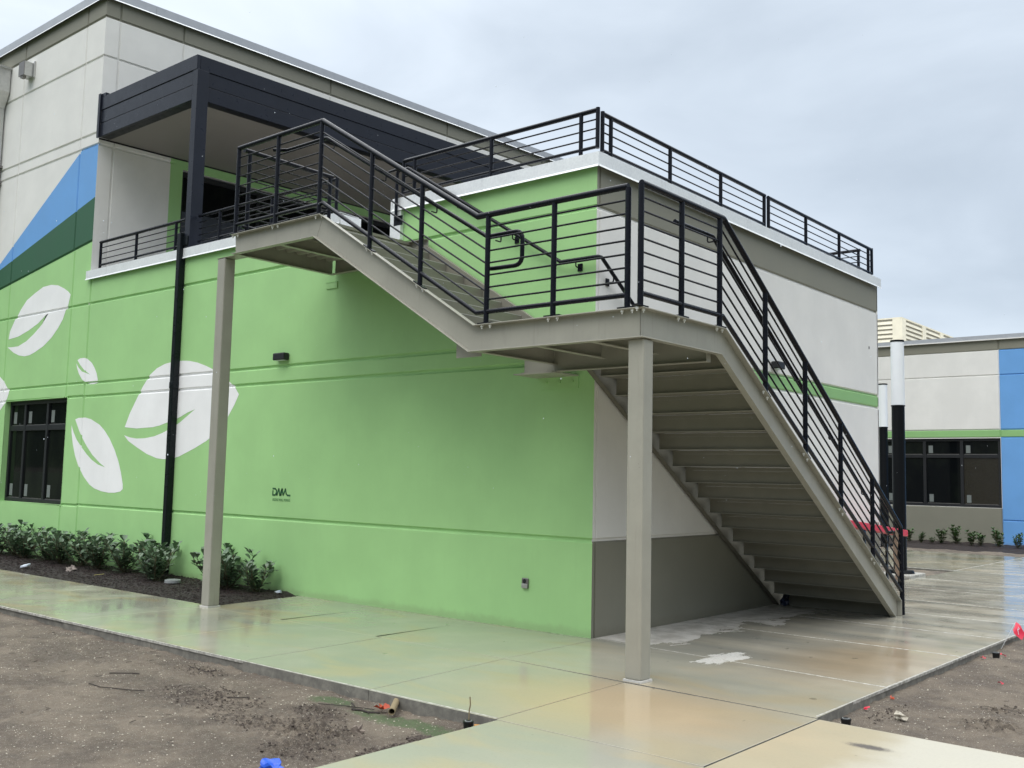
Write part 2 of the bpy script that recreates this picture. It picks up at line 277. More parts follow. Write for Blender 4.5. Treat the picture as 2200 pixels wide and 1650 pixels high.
# ------------------------------------------------------------------ mesh helpers
class M:
    def __init__(s): s.v = []; s.f = []; s.mi = []; s.mats = []
    def mat(s, m):
        if m not in s.mats: s.mats.append(m)
        return s.mats.index(m)
    def add(s, vs, fs, m):
        b = len(s.v); i = s.mat(m); s.v += [tuple(v) for v in vs]
        for f in fs: s.f.append(tuple(b + j for j in f)); s.mi.append(i)
    def box(s, x0, x1, y0, y1, z0, z1, m):
        s.obox(Vector((x0, y0, z0)), Vector((x1 - x0, 0, 0)), Vector((0, y1 - y0, 0)), Vector((0, 0, z1 - z0)), m)
    def obox(s, o, a, b, c, m):
        vs = [o, o + a, o + a + b, o + b, o + c, o + a + c, o + a + b + c, o + b + c]
        fs = [(0, 3, 2, 1), (4, 5, 6, 7), (0, 1, 5, 4), (1, 2, 6, 5), (2, 3, 7, 6), (3, 0, 4, 7)]
        if a.cross(b).dot(c) < 0: fs = [tuple(reversed(f)) for f in fs]
        s.add(vs, fs, m)
    def prism(s, poly, axis, a0, a1, m):
        """poly in 2-D, extruded along axis; axis 'y': poly=(x,z); 'x': poly=(y,z); 'z': poly=(x,y)"""
        def P(p, a): return {'y': (p[0], a, p[1]), 'x': (a, p[0], p[1]), 'z': (p[0], p[1], a)}[axis]
        n = len(poly); vs = [P(p, a0) for p in poly] + [P(p, a1) for p in poly]
        fs = [tuple(range(n)), tuple(range(2 * n - 1, n - 1, -1))] + [(j, n + j, n + (j + 1) % n, (j + 1) % n) for j in range(n)]
        s.add(vs, fs, m)
    def tube(s, path, r, m, n=10, cap=True):
        P = [Vector(p) for p in path]; L = len(P)
        d0 = (P[1] - P[0]).normalized(); up = Vector((0, 0, 1)) if abs(d0.z) < 0.9 else Vector((1, 0, 0))
        a = d0.cross(up).normalized(); b = a.cross(d0).normalized()
        rings = []
        prev = d0
        for i in range(L):
            di = (P[i] - P[i - 1]).normalized() if i else d0
            do = (P[i + 1] - P[i]).normalized() if i < L - 1 else di
            if i:
                q = prev.rotation_difference(di); a = q @ a; b = q @ b; prev = di
            t = (di + do); t = t.normalized() if t.length > 1e-6 else di
            ring = []
            for j in range(n):
                w_ = a * (math.cos(2 * PI * j / n) * r) + b * (math.sin(2 * PI * j / n) * r)
                kk = -w_.dot(t) / max(0.2, di.dot(t))     # slide along incoming direction to the mitre plane
                ring.append(P[i] + w_ + di * kk)
            rings.append(ring)
        vs = [v for rg in rings for v in rg]; fs = []
        for i in range(L - 1):
            for j in range(n): fs.append((i * n + j, i * n + (j + 1) % n, (i + 1) * n + (j + 1) % n, (i + 1) * n + j))
        if cap: fs += [tuple(range(n - 1, -1, -1)), tuple(range((L - 1) * n, L * n))]
        s.add(vs, fs, m)
    def cyl(s, c, r, z0, z1, m, n=24, r1=None):
        r1 = r if r1 is None else r1
        vs = [(c[0] + r * math.cos(2 * PI * j / n), c[1] + r * math.sin(2 * PI * j / n), z0) for j in range(n)] + [(c[0] + r1 * math.cos(2 * PI * j / n), c[1] + r1 * math.sin(2 * PI * j / n), z1) for j in range(n)]
        s.add(vs, [(j, (j + 1) % n, n + (j + 1) % n, n + j) for j in range(n)] + [tuple(range(n - 1, -1, -1)), tuple(range(n, 2 * n))], m)
    def blob(s, c, r, m, squash=(1, 1, 1), rough=0.3, sub=1):
        bm = bmesh.new(); bmesh.ops.create_icosphere(bm, subdivisions=sub, radius=1)
        sd_ = random.random() * 99
        vs = []
        for v in bm.verts:
            q = v.co * (1 + rough * noise.noise(v.co * 1.7 + Vector((sd_, 0, 0))) * 1.6)
            vs.append((c[0] + q.x * r * squash[0], c[1] + q.y * r * squash[1], c[2] + q.z * r * squash[2]))
        s.add(vs, [tuple(v.index for v in f.verts) for f in bm.faces], m); bm.free()
    def build(s, name, parent=None, smooth=False, bevel=0.0, seg=2, origin=None):
        me = bpy.data.meshes.new(name)
        org = Vector(origin) if origin is not None else Vector((0, 0, 0))
        me.from_pydata([tuple(Vector(v) - org) for v in s.v], [], s.f)
        for m in s.mats: me.materials.append(m)
        me.polygons.foreach_set('material_index', s.mi)
        if smooth: me.polygons.foreach_set('use_smooth', [True] * len(me.polygons))
        me.update()
        o = bpy.data.objects.new(name, me); COL.objects.link(o)
        if parent is not None:
            o.parent = parent; pw = parent.location if parent.type == 'EMPTY' else parent['_w'] if '_w' in parent else Vector((0, 0, 0))
            o.location = org - Vector(wloc(parent))
        else: o.location = org
        if bevel:
            md = o.modifiers.new('bevel', 'BEVEL'); md.width = bevel; md.segments = seg; md.limit_method = 'ANGLE'; md.angle_limit = math.radians(35); md.harden_normals = False
        if smooth:
            try: me.set_sharp_from_angle(angle=math.radians(42))
            except Exception: pass
        return o
def wloc(o):
    v = Vector((0, 0, 0))
    while o is not None: v += o.location; o = o.parent
    return v
def thing(name, label, cat, loc=(0, 0, 0), group=None):
    o = bpy.data.objects.new(name, None); COL.objects.link(o); o.location = loc; o.empty_display_size = 0.3
    return tag(o, label, cat, group)
def tag(o, label, cat, group=None):
    o['label'] = label; o['category'] = cat
    if group: o['group'] = group
    return o
def struct(o): o['kind'] = 'structure'; return o
def fillet(path, rad, seg=5):
    P = [Vector(p) for p in path]; out = [P[0]]
    for i in range(1, len(P) - 1):
        a, b, c = P[i - 1], P[i], P[i + 1]; u = (a - b).normalized(); v = (c - b).normalized()
        ang = u.angle(v); t = min(rad / math.tan(ang / 2), (a - b).length * 0.49, (c - b).length * 0.49)
        p0 = b + u * t; p1 = b + v * t
        for j in range(seg + 1):
            s_ = j / seg; out.append(p0 * (1 - s_) ** 2 + b * 2 * s_ * (1 - s_) + p1 * s_ ** 2)
    out.append(P[-1]); return out

# ------------------------------------------------------------------ wall sheets with cast grooves
def lerp(a, b, t): return a + (b - a) * t
def wall_sheet(name, s0, s1, z0, z1, to3d, hg, vg, color, parent, diag=(), cuts=(), holes=(), shapes=(), depth=0.024, corner=None, label=None):
    """sheet in (s,z); hg / vg: groove centre lines (value, width); diag: ((s,z),(s,z),width); cuts: paint lines; shapes: [(polygon, material)]"""
    W = lambda c, w_: [c - w_ / 2, c - w_ / 6, c + w_ / 6, c + w_ / 2]
    def depth_at(s_, z_):
        d = 0.0
        def prof(q, w_): return max(0.0, min(1.0, (w_ / 2 - abs(q)) / (w_ / 3))) * depth
        for g in hg:
            c, w_ = g[0], g[1]
            if len(g) > 2 and not (g[2] - 1e-6 <= s_ <= g[3] + 1e-6): continue
            d = max(d, prof(z_ - c, w_))
        for g in vg:
            c, w_ = g[0], g[1]
            if len(g) > 2 and not (g[2] - 1e-6 <= z_ <= g[3] + 1e-6): continue
            d = max(d, prof(s_ - c, w_))
        for (a, b, w_) in diag:
            dx, dz = b[0] - a[0], b[1] - a[1]; L = math.hypot(dx, dz); q = ((s_ - a[0]) * dz - (z_ - a[1]) * dx) / L
            if min(a[0], b[0]) - 0.01 <= s_ <= max(a[0], b[0]) + 0.01: d = max(d, prof(q, w_))
        return d
    mm = M()
    def process(polys, off, mat_of, extra=()):
        bm = bmesh.new()
        for pl in polys:
            vs = [bm.verts.new((p[0], p[1], 0)) for p in pl]; f = bm.faces.new(vs)
            if len(pl) > 4: bmesh.ops.triangulate(bm, faces=[f])
        def cut(co, no):
            bmesh.ops.bisect_plane(bm, geom=bm.verts[:] + bm.edges[:] + bm.faces[:], dist=1e-6, plane_co=co, plane_no=no)
        for g in hg:
            for q in W(g[0], g[1]): cut((0, q, 0), (0, 1, 0))
            if len(g) > 2: cut((g[2], 0, 0), (1, 0, 0)); cut((g[3], 0, 0), (1, 0, 0))
        for g in vg:
            for q in W(g[0], g[1]): cut((q, 0, 0), (1, 0, 0))
            if len(g) > 2: cut((0, g[2], 0), (0, 1, 0)); cut((0, g[3], 0), (0, 1, 0))
        for (a, b, w_) in diag:
            dx, dz = b[0] - a[0], b[1] - a[1]; L = math.hypot(dx, dz)
            for q in (-w_ / 2, -w_ / 6, w_ / 6, w_ / 2): cut((a[0] + dz / L * q, a[1] - dx / L * q, 0), (dz, -dx, 0))
        for c in extra: cut((c[0][0], c[0][1], 0), (c[1][1] - c[0][1], -(c[1][0] - c[0][0]), 0))
        for h in holes if not off else ():
            cut((h[0], 0, 0), (1, 0, 0)); cut((h[1], 0, 0), (1, 0, 0)); cut((0, h[2], 0), (0, 1, 0)); cut((0, h[3], 0), (0, 1, 0))
        groups = {}
        bm.verts.index_update()
        vs = []
        for v in bm.verts:
            d = depth_at(v.co.x, v.co.y) - off; sx = v.co.x
            if corner is not None and abs(sx - corner[0]) < 1e-5: sx = corner[0] + corner[1] * d
            vs.append(to3d(sx, v.co.y, d))
        base = len(mm.v); mm.v += [tuple(q) for q in vs]
        for f in bm.faces:
            c = f.calc_center_median()
            if not off and any(h[0] < c.x < h[1] and h[2] < c.y < h[3] for h in holes): continue
            mm.f.append(tuple(base + v.index for v in f.verts)); mm.mi.append(mm.mat(mat_of(c.x, c.y)))
        bm.free()
    process([[(s0, z0), (s1, z0), (s1, z1), (s0, z1)]], 0.0, color, cuts)
    for pl, mt in shapes: process([pl], 0.0022, lambda a, b, mt=mt: mt)
    o = mm.build(name, parent)
    if label: o['label'] = label
    return o

FR = lambda s_, z_, d: (s_, d, z_)                 # y = 0 wall facing the viewer
SD = lambda s_, z_, d: (-d, s_, z_)                # x = 0 side wall
TH = 0.0613; TX, TY = 0.0613, 0.9981               # direction of the tall block's side face
TL = lambda t, z_, d: (-10.8 + TX * t - TY * d, TY * t + TX * d, z_)
G = 0.055
bld = thing('school_building', 'green and white school building with white leaf mural and roof terrace, behind the steel stair', 'building', (0, 0, 0))
Aleaf = [(-13.882, 4.051), (-13.841, 4.207), (-13.653, 4.416), (-13.547, 4.486), (-13.434, 4.594), (-13.201, 4.755), (-12.88, 4.858), (-12.563, 4.941), (-12.243, 4.948), (-11.976, 4.909), (-11.733, 4.827), (-11.571, 4.754), (-11.475, 4.689), (-11.548, 4.481), (-11.616, 4.42), (-11.71, 4.262), (-11.87, 4.115), (-12.108, 3.954), (-12.407, 3.819), (-12.72, 3.732), (-12.934, 3.688), (-13.156, 3.679), (-13.388, 3.71), (-13.629, 3.778), (-13.891, 3.896), (-13.704, 3.89), (-13.443, 3.889), (-13.113, 3.963), (-12.824, 4.077), (-12.518, 4.231), (-12.278, 4.424), (-12.163, 4.454), (-12.38, 4.396), (-12.686, 4.263), (-13.058, 4.159), (-13.458, 4.079)]
Bleaf = [(-11.069, 3.482), (-10.98, 3.509), (-10.824, 3.509), (-10.701, 3.478), (-10.551, 3.405), (-10.446, 3.311), (-10.365, 3.214), (-10.309, 3.096), (-10.324, 3.062), (-10.436, 3.038), (-10.576, 3.04), (-10.721, 3.068), (-10.873, 3.139), (-10.995, 3.246), (-11.068, 3.345), (-11.103, 3.431), (-11.021, 3.354), (-10.89, 3.276), (-10.767, 3.246), (-10.585, 3.204), (-10.796, 3.289), (-10.952, 3.386)]
Cleaf = [(-11.018, 2.443), (-10.9, 2.468), (-10.66, 2.468), (-10.463, 2.435), (-10.156, 2.334), (-9.979, 2.233), (-9.8, 2.097), (-9.618, 1.912), (-9.478, 1.729), (-9.379, 1.549), (-9.3, 1.36), (-9.291, 1.28), (-9.364, 1.238), (-9.538, 1.214), (-9.737, 1.209), (-9.983, 1.228), (-10.216, 1.269), (-10.392, 1.332), (-10.599, 1.459), (-10.72, 1.563), (-10.819, 1.652), (-10.949, 1.817), (-11.053, 2.021), (-11.123, 2.216), (-11.139, 2.346), (-11.044, 2.215), (-10.917, 2.085), (-10.75, 1.972), (-10.539, 1.839), (-10.357, 1.745), (-10.139, 1.668), (-9.897, 1.624), (-10.08, 1.695), (-10.347, 1.829), (-10.556, 1.976), (-10.7, 2.094), (-10.85, 2.24)]
Dleaf = [(-9.341, 2.281), (-9.206, 2.504), (-9.021, 2.729), (-8.856, 2.92), (-8.651, 3.106), (-8.46, 3.199), (-8.229, 3.256), (-8.038, 3.275), (-7.734, 3.278), (-7.547, 3.264), (-7.324, 3.225), (-7.086, 3.161), (-6.887, 3.094), (-6.671, 2.998), (-6.459, 2.889), (-6.328, 2.809), (-6.225, 2.703), (-6.324, 2.555), (-6.484, 2.368), (-6.61, 2.263), (-6.788, 2.142), (-6.988, 2.039), (-7.298, 1.93), (-7.708, 1.807), (-7.893, 1.776), (-8.121, 1.766), (-8.317, 1.779), (-8.622, 1.847), (-8.938, 1.955), (-9.199, 2.054), (-9.348, 2.151), (-9.164, 2.114), (-8.953, 2.093), (-8.708, 2.096), (-8.431, 2.123), (-8.2, 2.174), (-8.013, 2.229), (-7.865, 2.273), (-7.711, 2.333), (-7.507, 2.432), (-7.328, 2.519), (-7.53, 2.473), (-7.718, 2.411), (-7.874, 2.372), (-8.024, 2.344), (-8.29, 2.291), (-8.485, 2.268), (-8.766, 2.261), (-8.97, 2.254)]
Eleaf = [(-15.3, 2.75), (-15.1, 3.1), (-14.7, 3.35), (-14.35, 3.41), (-14.154, 3.344), (-13.93, 3.225), (-13.698, 3.035), (-13.76, 2.912), (-13.864, 2.799), (-14.049, 2.678), (-14.4, 2.5), (-14.9, 2.48)]
WIN = (-13.81, -11.365, 0.955, 2.84)
# tall part of the front face: x -17.5 .. -10.8
blue_a, blue_b = (-17.5, 3.97), (-11.46, 7.28)
dk_a, dk_b = (-17.5, 4.77), (-10.8, 6.365)
gr_a, gr_b = (-17.5, 4.68), (-10.8, 5.58)
def zl(a, b, x): return lerp(a[1], b[1], (x - a[0]) / (b[0] - a[0]))
def col_tall(x, z):
    if z < zl(gr_a, gr_b, x): return GREEN
    if z < zl(dk_a, dk_b, x): return DGREEN
    if z < 7.325 and (x > -11.46 or z < zl(blue_a, blue_b, x)): return BLUE
    if z > 9.68: return BROWN
    return WHITE
wall_sheet('mural_wall', -17.5, -10.8, -0.15, 10.1, FR,
    [(9.68, G), (8.95, 0.05), (7.545, G), (7.325, G), (4.455, G), (3.07, G), (2.84, G, -17.5, -13.81), (2.84, G, -11.365, -10.8), (0.965, G, -11.365, -10.8), (0.965, G, -17.5, -13.81)],
    [(-11.46, 0.055, 5.5, 10.2), (-11.42, 0.055, 2.84, 5.5), (-11.38, 0.05, -0.15, 0.96), (-13.97, 0.055, 2.84, 10.2)],
    col_tall, bld, diag=[(gr_a, gr_b, 0.06)], cuts=[(blue_a, blue_b), (dk_a, dk_b), (gr_a, gr_b), ((-11.46, 0), (-11.46, 1))],
    holes=[WIN], shapes=[(Aleaf, WHITE_LEAF), (Cleaf[0:1] and [p for p in Cleaf], WHITE_LEAF) if False else (Eleaf, WHITE_LEAF)],
    corner=(-10.8, -0.0), label='mural wall painted grey, blue, dark green and light green with white leaves')
OPEN = (-4.09, -3.09, 4.43, 4.95)
wall_sheet('front_wall', -10.8, 0.0, -0.15, 4.95, FR, [(4.455, G, -10.8, -4.09), (4.455, G, -3.09, 0.0), (3.055, G), (2.83, G), (0.975, G)],
    [(-10.76, 0.055)], lambda x, z: GREEN, bld, holes=[OPEN], shapes=[(Dleaf, WHITE_LEAF)], corner=(0.0, -1.0), label='light green front wall with white leaf')
# leaves that straddle the two sheets lie on the wall as thin paint following the grooves of both
def straddle(pl, name):
    def cl(poly, x, keep_left):
        bm = bmesh.new(); f = bm.faces.new([bm.verts.new((p[0], p[1], 0)) for p in poly]); bmesh.ops.triangulate(bm, faces=[f])
        bmesh.ops.bisect_plane(bm, geom=bm.verts[:] + bm.edges[:] + bm.faces[:], dist=1e-6, plane_co=(x, 0, 0), plane_no=(1, 0, 0), clear_outer=keep_left, clear_inner=not keep_left)
        r = [[(v.co.x, v.co.y) for v in f.verts] for f in bm.faces]; bm.free(); return r
    mm = M(); bm = bmesh.new()
    f = bm.faces.new([bm.verts.new((p[0], p[1], 0)) for p in pl]); bmesh.ops.triangulate(bm, faces=[f])
    W = lambda c, w_: [c - w_ / 2, c - w_ / 6, c + w_ / 6, c + w_ / 2]
    VG = [(-10.76, .055, 0.96, 6), (-11.42, .055, 2.84, 6)]; HG = [(3.06, G)]
    for g in HG:
        for q in W(*g): bmesh.ops.bisect_plane(bm, geom=bm.verts[:] + bm.edges[:] + bm.faces[:], dist=1e-6, plane_co=(0, q, 0), plane_no=(0, 1, 0))
    for g in VG:
        for q in W(g[0], g[1]): bmesh.ops.bisect_plane(bm, geom=bm.verts[:] + bm.edges[:] + bm.faces[:], dist=1e-6, plane_co=(q, 0, 0), plane_no=(1, 0, 0))
    bm.verts.index_update(); vs = []
    for v in bm.verts:
        d = 0
        for c, w_ in HG: d = max(d, max(0, min(1, (w_ / 2 - abs(v.co.y - c)) / (w_ / 3))) * 0.024)
        d = max(d, max(0, min(1, (0.0275 - abs(v.co.x + 10.76)) / 0.0183)) * 0.024)
        vs.append((v.co.x, d - 0.003, v.co.y))
    mm.add(vs, [tuple(v.index for v in f.verts) for f in bm.faces], WHITE_LEAF); bm.free()
    return mm.build('painted_leaf', bld)
straddle(Bleaf, 'painted_leaf'); straddle(Cleaf, 'painted_leaf')
# side wall of the low block
def col_side(y, z):
    if z > 4.455: return BROWN
    if z < 0.975: return BROWN
    if 2.88 < z < 3.07: return SGREEN
    return WHITE
wall_sheet('side_wall', 0.0, 8.07, -0.15, 4.95, SD, [(4.455, G), (3.07, G), (2.87, G), (0.975, G)], [(0.055, 0.03)], col_side, bld, corner=(0.0, 1.0), label='white side wall with taupe bands and a green stripe')
def col_tside(t, z):
    if z > 9.68: return BROWN
    if z < 7.43 and t > 1.37 and z > 4.4: return GREEN
    return WHITE
TW = (1.62, 8.5, 4.43, 7.24)
wall_sheet('terrace_wall', 0.0, 17.0, 4.3, 10.1, TL, [(9.68, G), (8.95, 0.05), (7.325, G, 0.0, 1.37)], [(0.27, 0.045), (1.5, 0.045, 7.7, 10.2), (4.9, .045, 7.7, 10.2), (8.3, .045, 7.7, 10.2), (11.7, .045, 7.7, 10.2)],
    col_tside, bld, cuts=[((1.37, 0), (1.37, 1)), ((0, 7.43), (1, 7.43))], holes=[TW], corner=(0.0, 0.0), label='white upper wall behind the terrace, green round the storefront')
# bodies behind the sheets
b = M()
b.box(-10.74, -0.03, 0.035, 0.26, -0.15, 4.40, BROWN); b.box(-10.74, -4.11, 0.035, 0.26, 4.40, 4.93, WHITE); b.box(-3.07, -0.03, 0.035, 0.26, 4.40, 4.93, WHITE)
b.box(-0.26, -0.03, 0.26, 8.04, -0.15, 4.93, WHITE); b.box(-10.0, 0.0, 8.045, 8.08, -0.15, 4.95, WHITE)
b.build('wall_core', bld)
b = M(); b.box(-10.9, -0.27, 0.27, 8.04, 4.1, 4.42, simple('terrace_paving', (0.3, 0.29, 0.27), 0.5)); b.build('terrace_floor', bld)
b = M()
for s0_, s1_, z0_, z1_ in ((-17.5, -13.83, -.15, 10.0), (-11.345, -10.83, -.15, 10.0), (-13.83, -11.345, -.15, .94), (-13.83, -11.345, 2.86, 10.0)):
    b.box(s0_, s1_, 0.035, 0.35, z0_, z1_, WHITE)
def tquad(t0, t1, d0, d1, z0_, z1_, m, mm=b):
    o = Vector(TL(t0, z0_, d0)); mm.obox(o, Vector(TL(t1, z0_, d0)) - o, Vector(TL(t0, z0_, d1)) - o, Vector((0, 0, z1_ - z0_)), m)
tquad(0.36, 1.60, 0.035, 0.3, 4.3, 10.0, WHITE); tquad(8.52, 17.0, 0.035, 0.3, 4.3, 10.0, WHITE); tquad(1.60, 8.52, 0.035, 0.3, 7.26, 10.0, WHITE)
b.box(-17.5, -10.9, 0.35, 17, 9.8, 9.98, WHITE)
b.build('tall_wall_core', bld)

def coping_run(to, s0_, s1_, joints, z0_, z1_, over, width, name, m0=0, m1=0):
    GM = ALU if name == 'roof_coping' else GALV
    """folded sheet-metal coping: outer face, top, inner face, with a kicked drip edge; seams as 4 mm gaps"""
    mm = M(); cuts_ = [s0_] + list(joints) + [s1_]
    for a, c in zip(cuts_[:-1], cuts_[1:]):
        a2 = a + (0.002 if a != s0_ else 0); c2 = c - (0.002 if c != s1_ else 0)
        prof = [(over, z0_ + 0.012), (over + 0.012, z0_), (over + 0.010, z0_ - 0.002), (over - 0.004, z0_ + 0.012), (over - 0.004, z1_ - 0.006), (-width + 0.004, z1_ - 0.018), (-width + .004, z0_), (-width, z0_), (-width, z1_ - 0.012), (over, z1_)]
        n = len(prof); vs = [to(a2 + (m0 * q[0] if a == s0_ else 0), q[0], q[1]) for q in prof] + [to(c2 + (m1 * q[0] if c == s1_ else 0), q[0], q[1]) for q in prof]
        fs = [(j, (j + 1) % n, n + (j + 1) % n, n + j) for j in range(n)] + [tuple(range(n)), tuple(range(2 * n - 1, n - 1, -1))]
        mm.add(vs, fs, GM)
        vs = [to(q_, o_, z_) for q_ in (a2 + (m0 * over if a == s0_ else 0), c2 + (m1 * over if c == s1_ else 0)) for o_, z_ in ((over + .013, z0_ - .001), (over + .004, z0_ + .022), (over + .001, z0_ + .022))]
        mm.add(vs, [(0, 1, 4, 3), (1, 2, 5, 4)], GALV)
    for j in joints:   # cover strip under each seam
        prof = [(over - 0.005, z0_ + 0.01), (over - 0.005, z1_ - 0.008), (over - .009, z1_ - .012), (over - .009, z0_ + .01)]
        vs = [to(j - 0.03, q[0], q[1]) for q in prof] + [to(j + 0.03, q[0], q[1]) for q in prof]
        mm.add(vs, [(j2, (j2 + 1) % 4, 4 + (j2 + 1) % 4, 4 + j2) for j2 in range(4)], DSTEEL)
    return mm.build(name, bld)
CF = lambda s_, o_, z_: (s_, -o_, z_)
CS = lambda s_, o_, z_: (o_, s_, z_)
CT = lambda t, o_, z_: TL(t, z_, -o_)
coping_run(CF, -10.86, -4.09, (-10.14, -7.08), 4.87, 5.03, 0.05, 0.28, 'parapet_coping')
coping_run(CF, -3.09, 0.0, (-1.59,), 4.87, 5.03, 0.05, 0.28, 'parapet_coping', m1=1)
coping_run(CS, 0.0, 8.12, (1.2, 2.1, 3.31, 4.0, 4.66, 5.35, 6.2, 7.13), 4.87, 5.03, 0.05, 0.28, 'parapet_coping', m0=-1)
coping_run(CF, -17.6, -10.8, (-16.2, -13.2), 9.99, 10.17, 0.06, 0.4, 'roof_coping', m1=1.06)
coping_run(CT, 0.0, 17.0, (0.9, 3.3, 5.9, 8.6, 10.9, 13.1), 9.99, 10.17, 0.06, 0.4, 'roof_coping', m0=-.94)
b = M(); b.box(-3.094, -2.93, -0.053, -0.001, 4.50, 4.868, GALV); b.box(-3.115, -3.094, -0.053, 0.3, 4.44, 5.0, GALV); b.build('opening_trim', bld)
b = M(); b.box(-4.085, -4.07, -0.05, .3, 4.44, 5.0, GALV); b.build('opening_trim', bld)

# window in the mural wall
def window(x0, x1, z0_, z1_, mulls, transom, y, parent, fw=0.07, blinds=()):
    f = M(); d = 0.06
    f.box(x0, x1, y, y + d, z0_, z0_ + fw, LIP); f.box(x0, x1, y, y + d, z1_ - fw, z1_, LIP)
    f.box(x0, x0 + fw, y, y + d, z0_ + fw, z1_ - fw, LIP); f.box(x1 - fw, x1, y, y + d, z0_ + fw, z1_ - fw, LIP)
    for q in mulls: f.box(q - fw * .55, q + fw * .55, y - 0.004, y + d, z0_ + fw, z1_ - fw, LIP)
    xs = [x0 + fw] + [v for q in mulls for v in (q - fw * .55, q + fw * .55)] + [x1 - fw]
    for i in range(0, len(xs), 2): f.box(xs[i], xs[i + 1], y, y + d, transom - .05, transom + .05, LIP)
    fo = f.build('window', parent, bevel=0.006)
    n = 0
    for i in range(0, len(xs), 2):
        for a, c in ((z0_ + fw, transom - .05), (transom + .05, z1_ - fw)):
            g = M(); g.box(xs[i] - .01, xs[i + 1] + .01, y + 0.028, y + 0.036, a - .01, c + .01, BLIND if (i // 2, a < transom - .3) in blinds else GLASS); g.build('pane', fo)
            s_ = M(); w_ = 0.035 if c > transom else 0.045
            for e in (0.012, 0.03): pass
            # thin pale inner bead and a manufacturer's paper label in the corner of the pane
            s_.box(xs[i] + .03, xs[i + 1] - .03, y + .015, y + .027, a, a + 0.012, DSTEEL)
            s_.build('glazing_bead', fo)
            s2 = M(); x_ = xs[i] + 0.07; s2.box(x_, x_ + 0.12, y + .024, y + .0275, a + .04, a + .04 + 0.22, STICK); s2.build('sticker', fo)
    return fo
window(WIN[0], WIN[1], WIN[2], WIN[3], (-13.16, -12.26), 2.33, 0.09, bld)
b = M(); b.box(WIN[0] - .02, WIN[1] + .02, 0.0, 0.15, WIN[2] - 0.012, WIN[2] - 0.001, GREEN); b.box(WIN[0] - .02, WIN[0] - .001, 0.0, .16, WIN[2], WIN[3], GREEN); b.box(WIN[1] + .001, WIN[1] + .02, 0, .16, WIN[2], WIN[3], GREEN); b.box(WIN[0] - .02, WIN[1] + .02, 0, .16, WIN[3] + .001, WIN[3] + .012, GREEN)
b.box(WIN[0] - .3, WIN[1] + .3, .34, .36, WIN[2] - .3, WIN[3] + .3, LIP); b.build('window_reveal', bld)
# terrace storefront
b = M(); tquad(1.62, 8.5, 0.12, 0.18, 7.14, 7.24, LIP, b)
for t in (1.62, 2.0, 3.3, 4.7, 6.1, 7.3, 8.4): tquad(t, t + 0.08, 0.115, 0.18, 4.43, 7.14, LIP, b)
sf = b.build('storefront', bld)
b = M(); tquad(1.62, 8.5, 0.15, 0.16, 4.43, 7.16, GLASS, b); b.build('pane', sf)
b = M(); tquad(2.09, 3.29, 0.125, 0.17, 4.45, 6.48, SLATE, b); tquad(1.71, 1.99, .13, .165, 4.45, 6.48, SLATE, b); b.build('slate_panel', sf)  # flat slate coloured panels across the lower glazing
b = M(); tquad(1.55, 8.6, 0.3, 0.34, 4.3, 7.4, LIP, b); b.build('storefront_back', bld)

# canopy over the terrace
can = M(); CX, CY = -7.70, -0.035
R_ = Vector((TX, TY, 0)); Rn = Vector((TY, -TX, 0))
LEN = 13.0
for i, (a, c, pr_) in enumerate(((7.895, 8.13, 0.012), (7.662, 7.888, 0.0), (7.42, 7.655, 0.0))):
    can.box(-10.72, CX - (0.11 if i else 0) + (pr_ if not i else 0), CY - pr_, CY + 0.05, a, c, CANOPY)
    o = Vector((CX, CY, a)) + Rn * pr_ + R_ * (0.0 if i else -pr_)
    if not i: o = o + R_ * 0.064
    can.obox(o + (R_ * 0.20 if i else Vector((0, 0, 0))), R_ * (LEN - 0.2), -Rn * (0.05 + pr_), Vector((0, 0, c - a)), CANOPY)
fas = can.build('canopy_fascia', bld, bevel=0.004)
b = M(); b.box(-10.72, CX - .05, CY + .052, CY + .06, 7.5, 8.1, LIP)
o = Vector((CX, CY, 7.5)) - Rn * 0.052 + R_ * .1; b.obox(o, R_ * (LEN - .2), -Rn * .01, Vector((0, 0, 0.6)), LIP)
b.box(-10.72, CX - .12, CY + .05, CY + .20, 7.421, 7.45, LIP)
o = Vector((CX, CY, 7.421)) - Rn * 0.051 + R_ * .22; b.obox(o, R_ * (LEN - .3), -Rn * .15, Vector((0, 0, .03)), LIP)
b.build('canopy_trim', bld)
b = M(); b.box(-10.75, -10.68, CY - 0.04, CY - 0.013, 7.40, 8.19, CANOPY); b.box(-10.75, -10.55, CY - .012, CY + .06, 8.131, 8.19, CANOPY); b.build('canopy_end_plate', bld)
b = M(); p0 = Vector((-10.79, CY + 0.195, 7.432)); p1 = Vector((CX - .2, CY + 0.195, 7.432))
vs = [p0, p1, p1 + R_ * LEN, p0 + R_ * LEN]; vs += [v + Vector((0, 0, 0.1)) for v in vs]
b.add(vs, [(0, 3, 2, 1), (4, 5, 6, 7), (0, 1, 5, 4), (1, 2, 6, 5), (2, 3, 7, 6), (3, 0, 4, 7)], SOFFIT); b.build('canopy_soffit', bld)
b = M(); vs = [Vector((-10.79, CY + .06, 8.0)), Vector((CX - .05, CY + .06, 8.0)), Vector((CX - .05, CY + .06, 8.0)) + R_ * LEN, Vector((-10.79, CY + .06, 8.0)) + R_ * LEN]; vs += [v + Vector((0, 0, 0.05)) for v in vs]
b.add(vs, [(0, 3, 2, 1), (4, 5, 6, 7), (0, 1, 5, 4), (1, 2, 6, 5), (2, 3, 7, 6), (3, 0, 4, 7)], CANOPY); b.build('canopy_roof', bld)
b = M(); tquad(0.0, 12.5, -0.012, -0.001, 7.405, 7.432, LIP, b); b.build('soffit_trim', bld)
b = M(); b.box(-7.80, -7.66, -0.042, 0.16, 5.035, 7.893, CANOPY); b.build('canopy_column', bld, bevel=0.004)
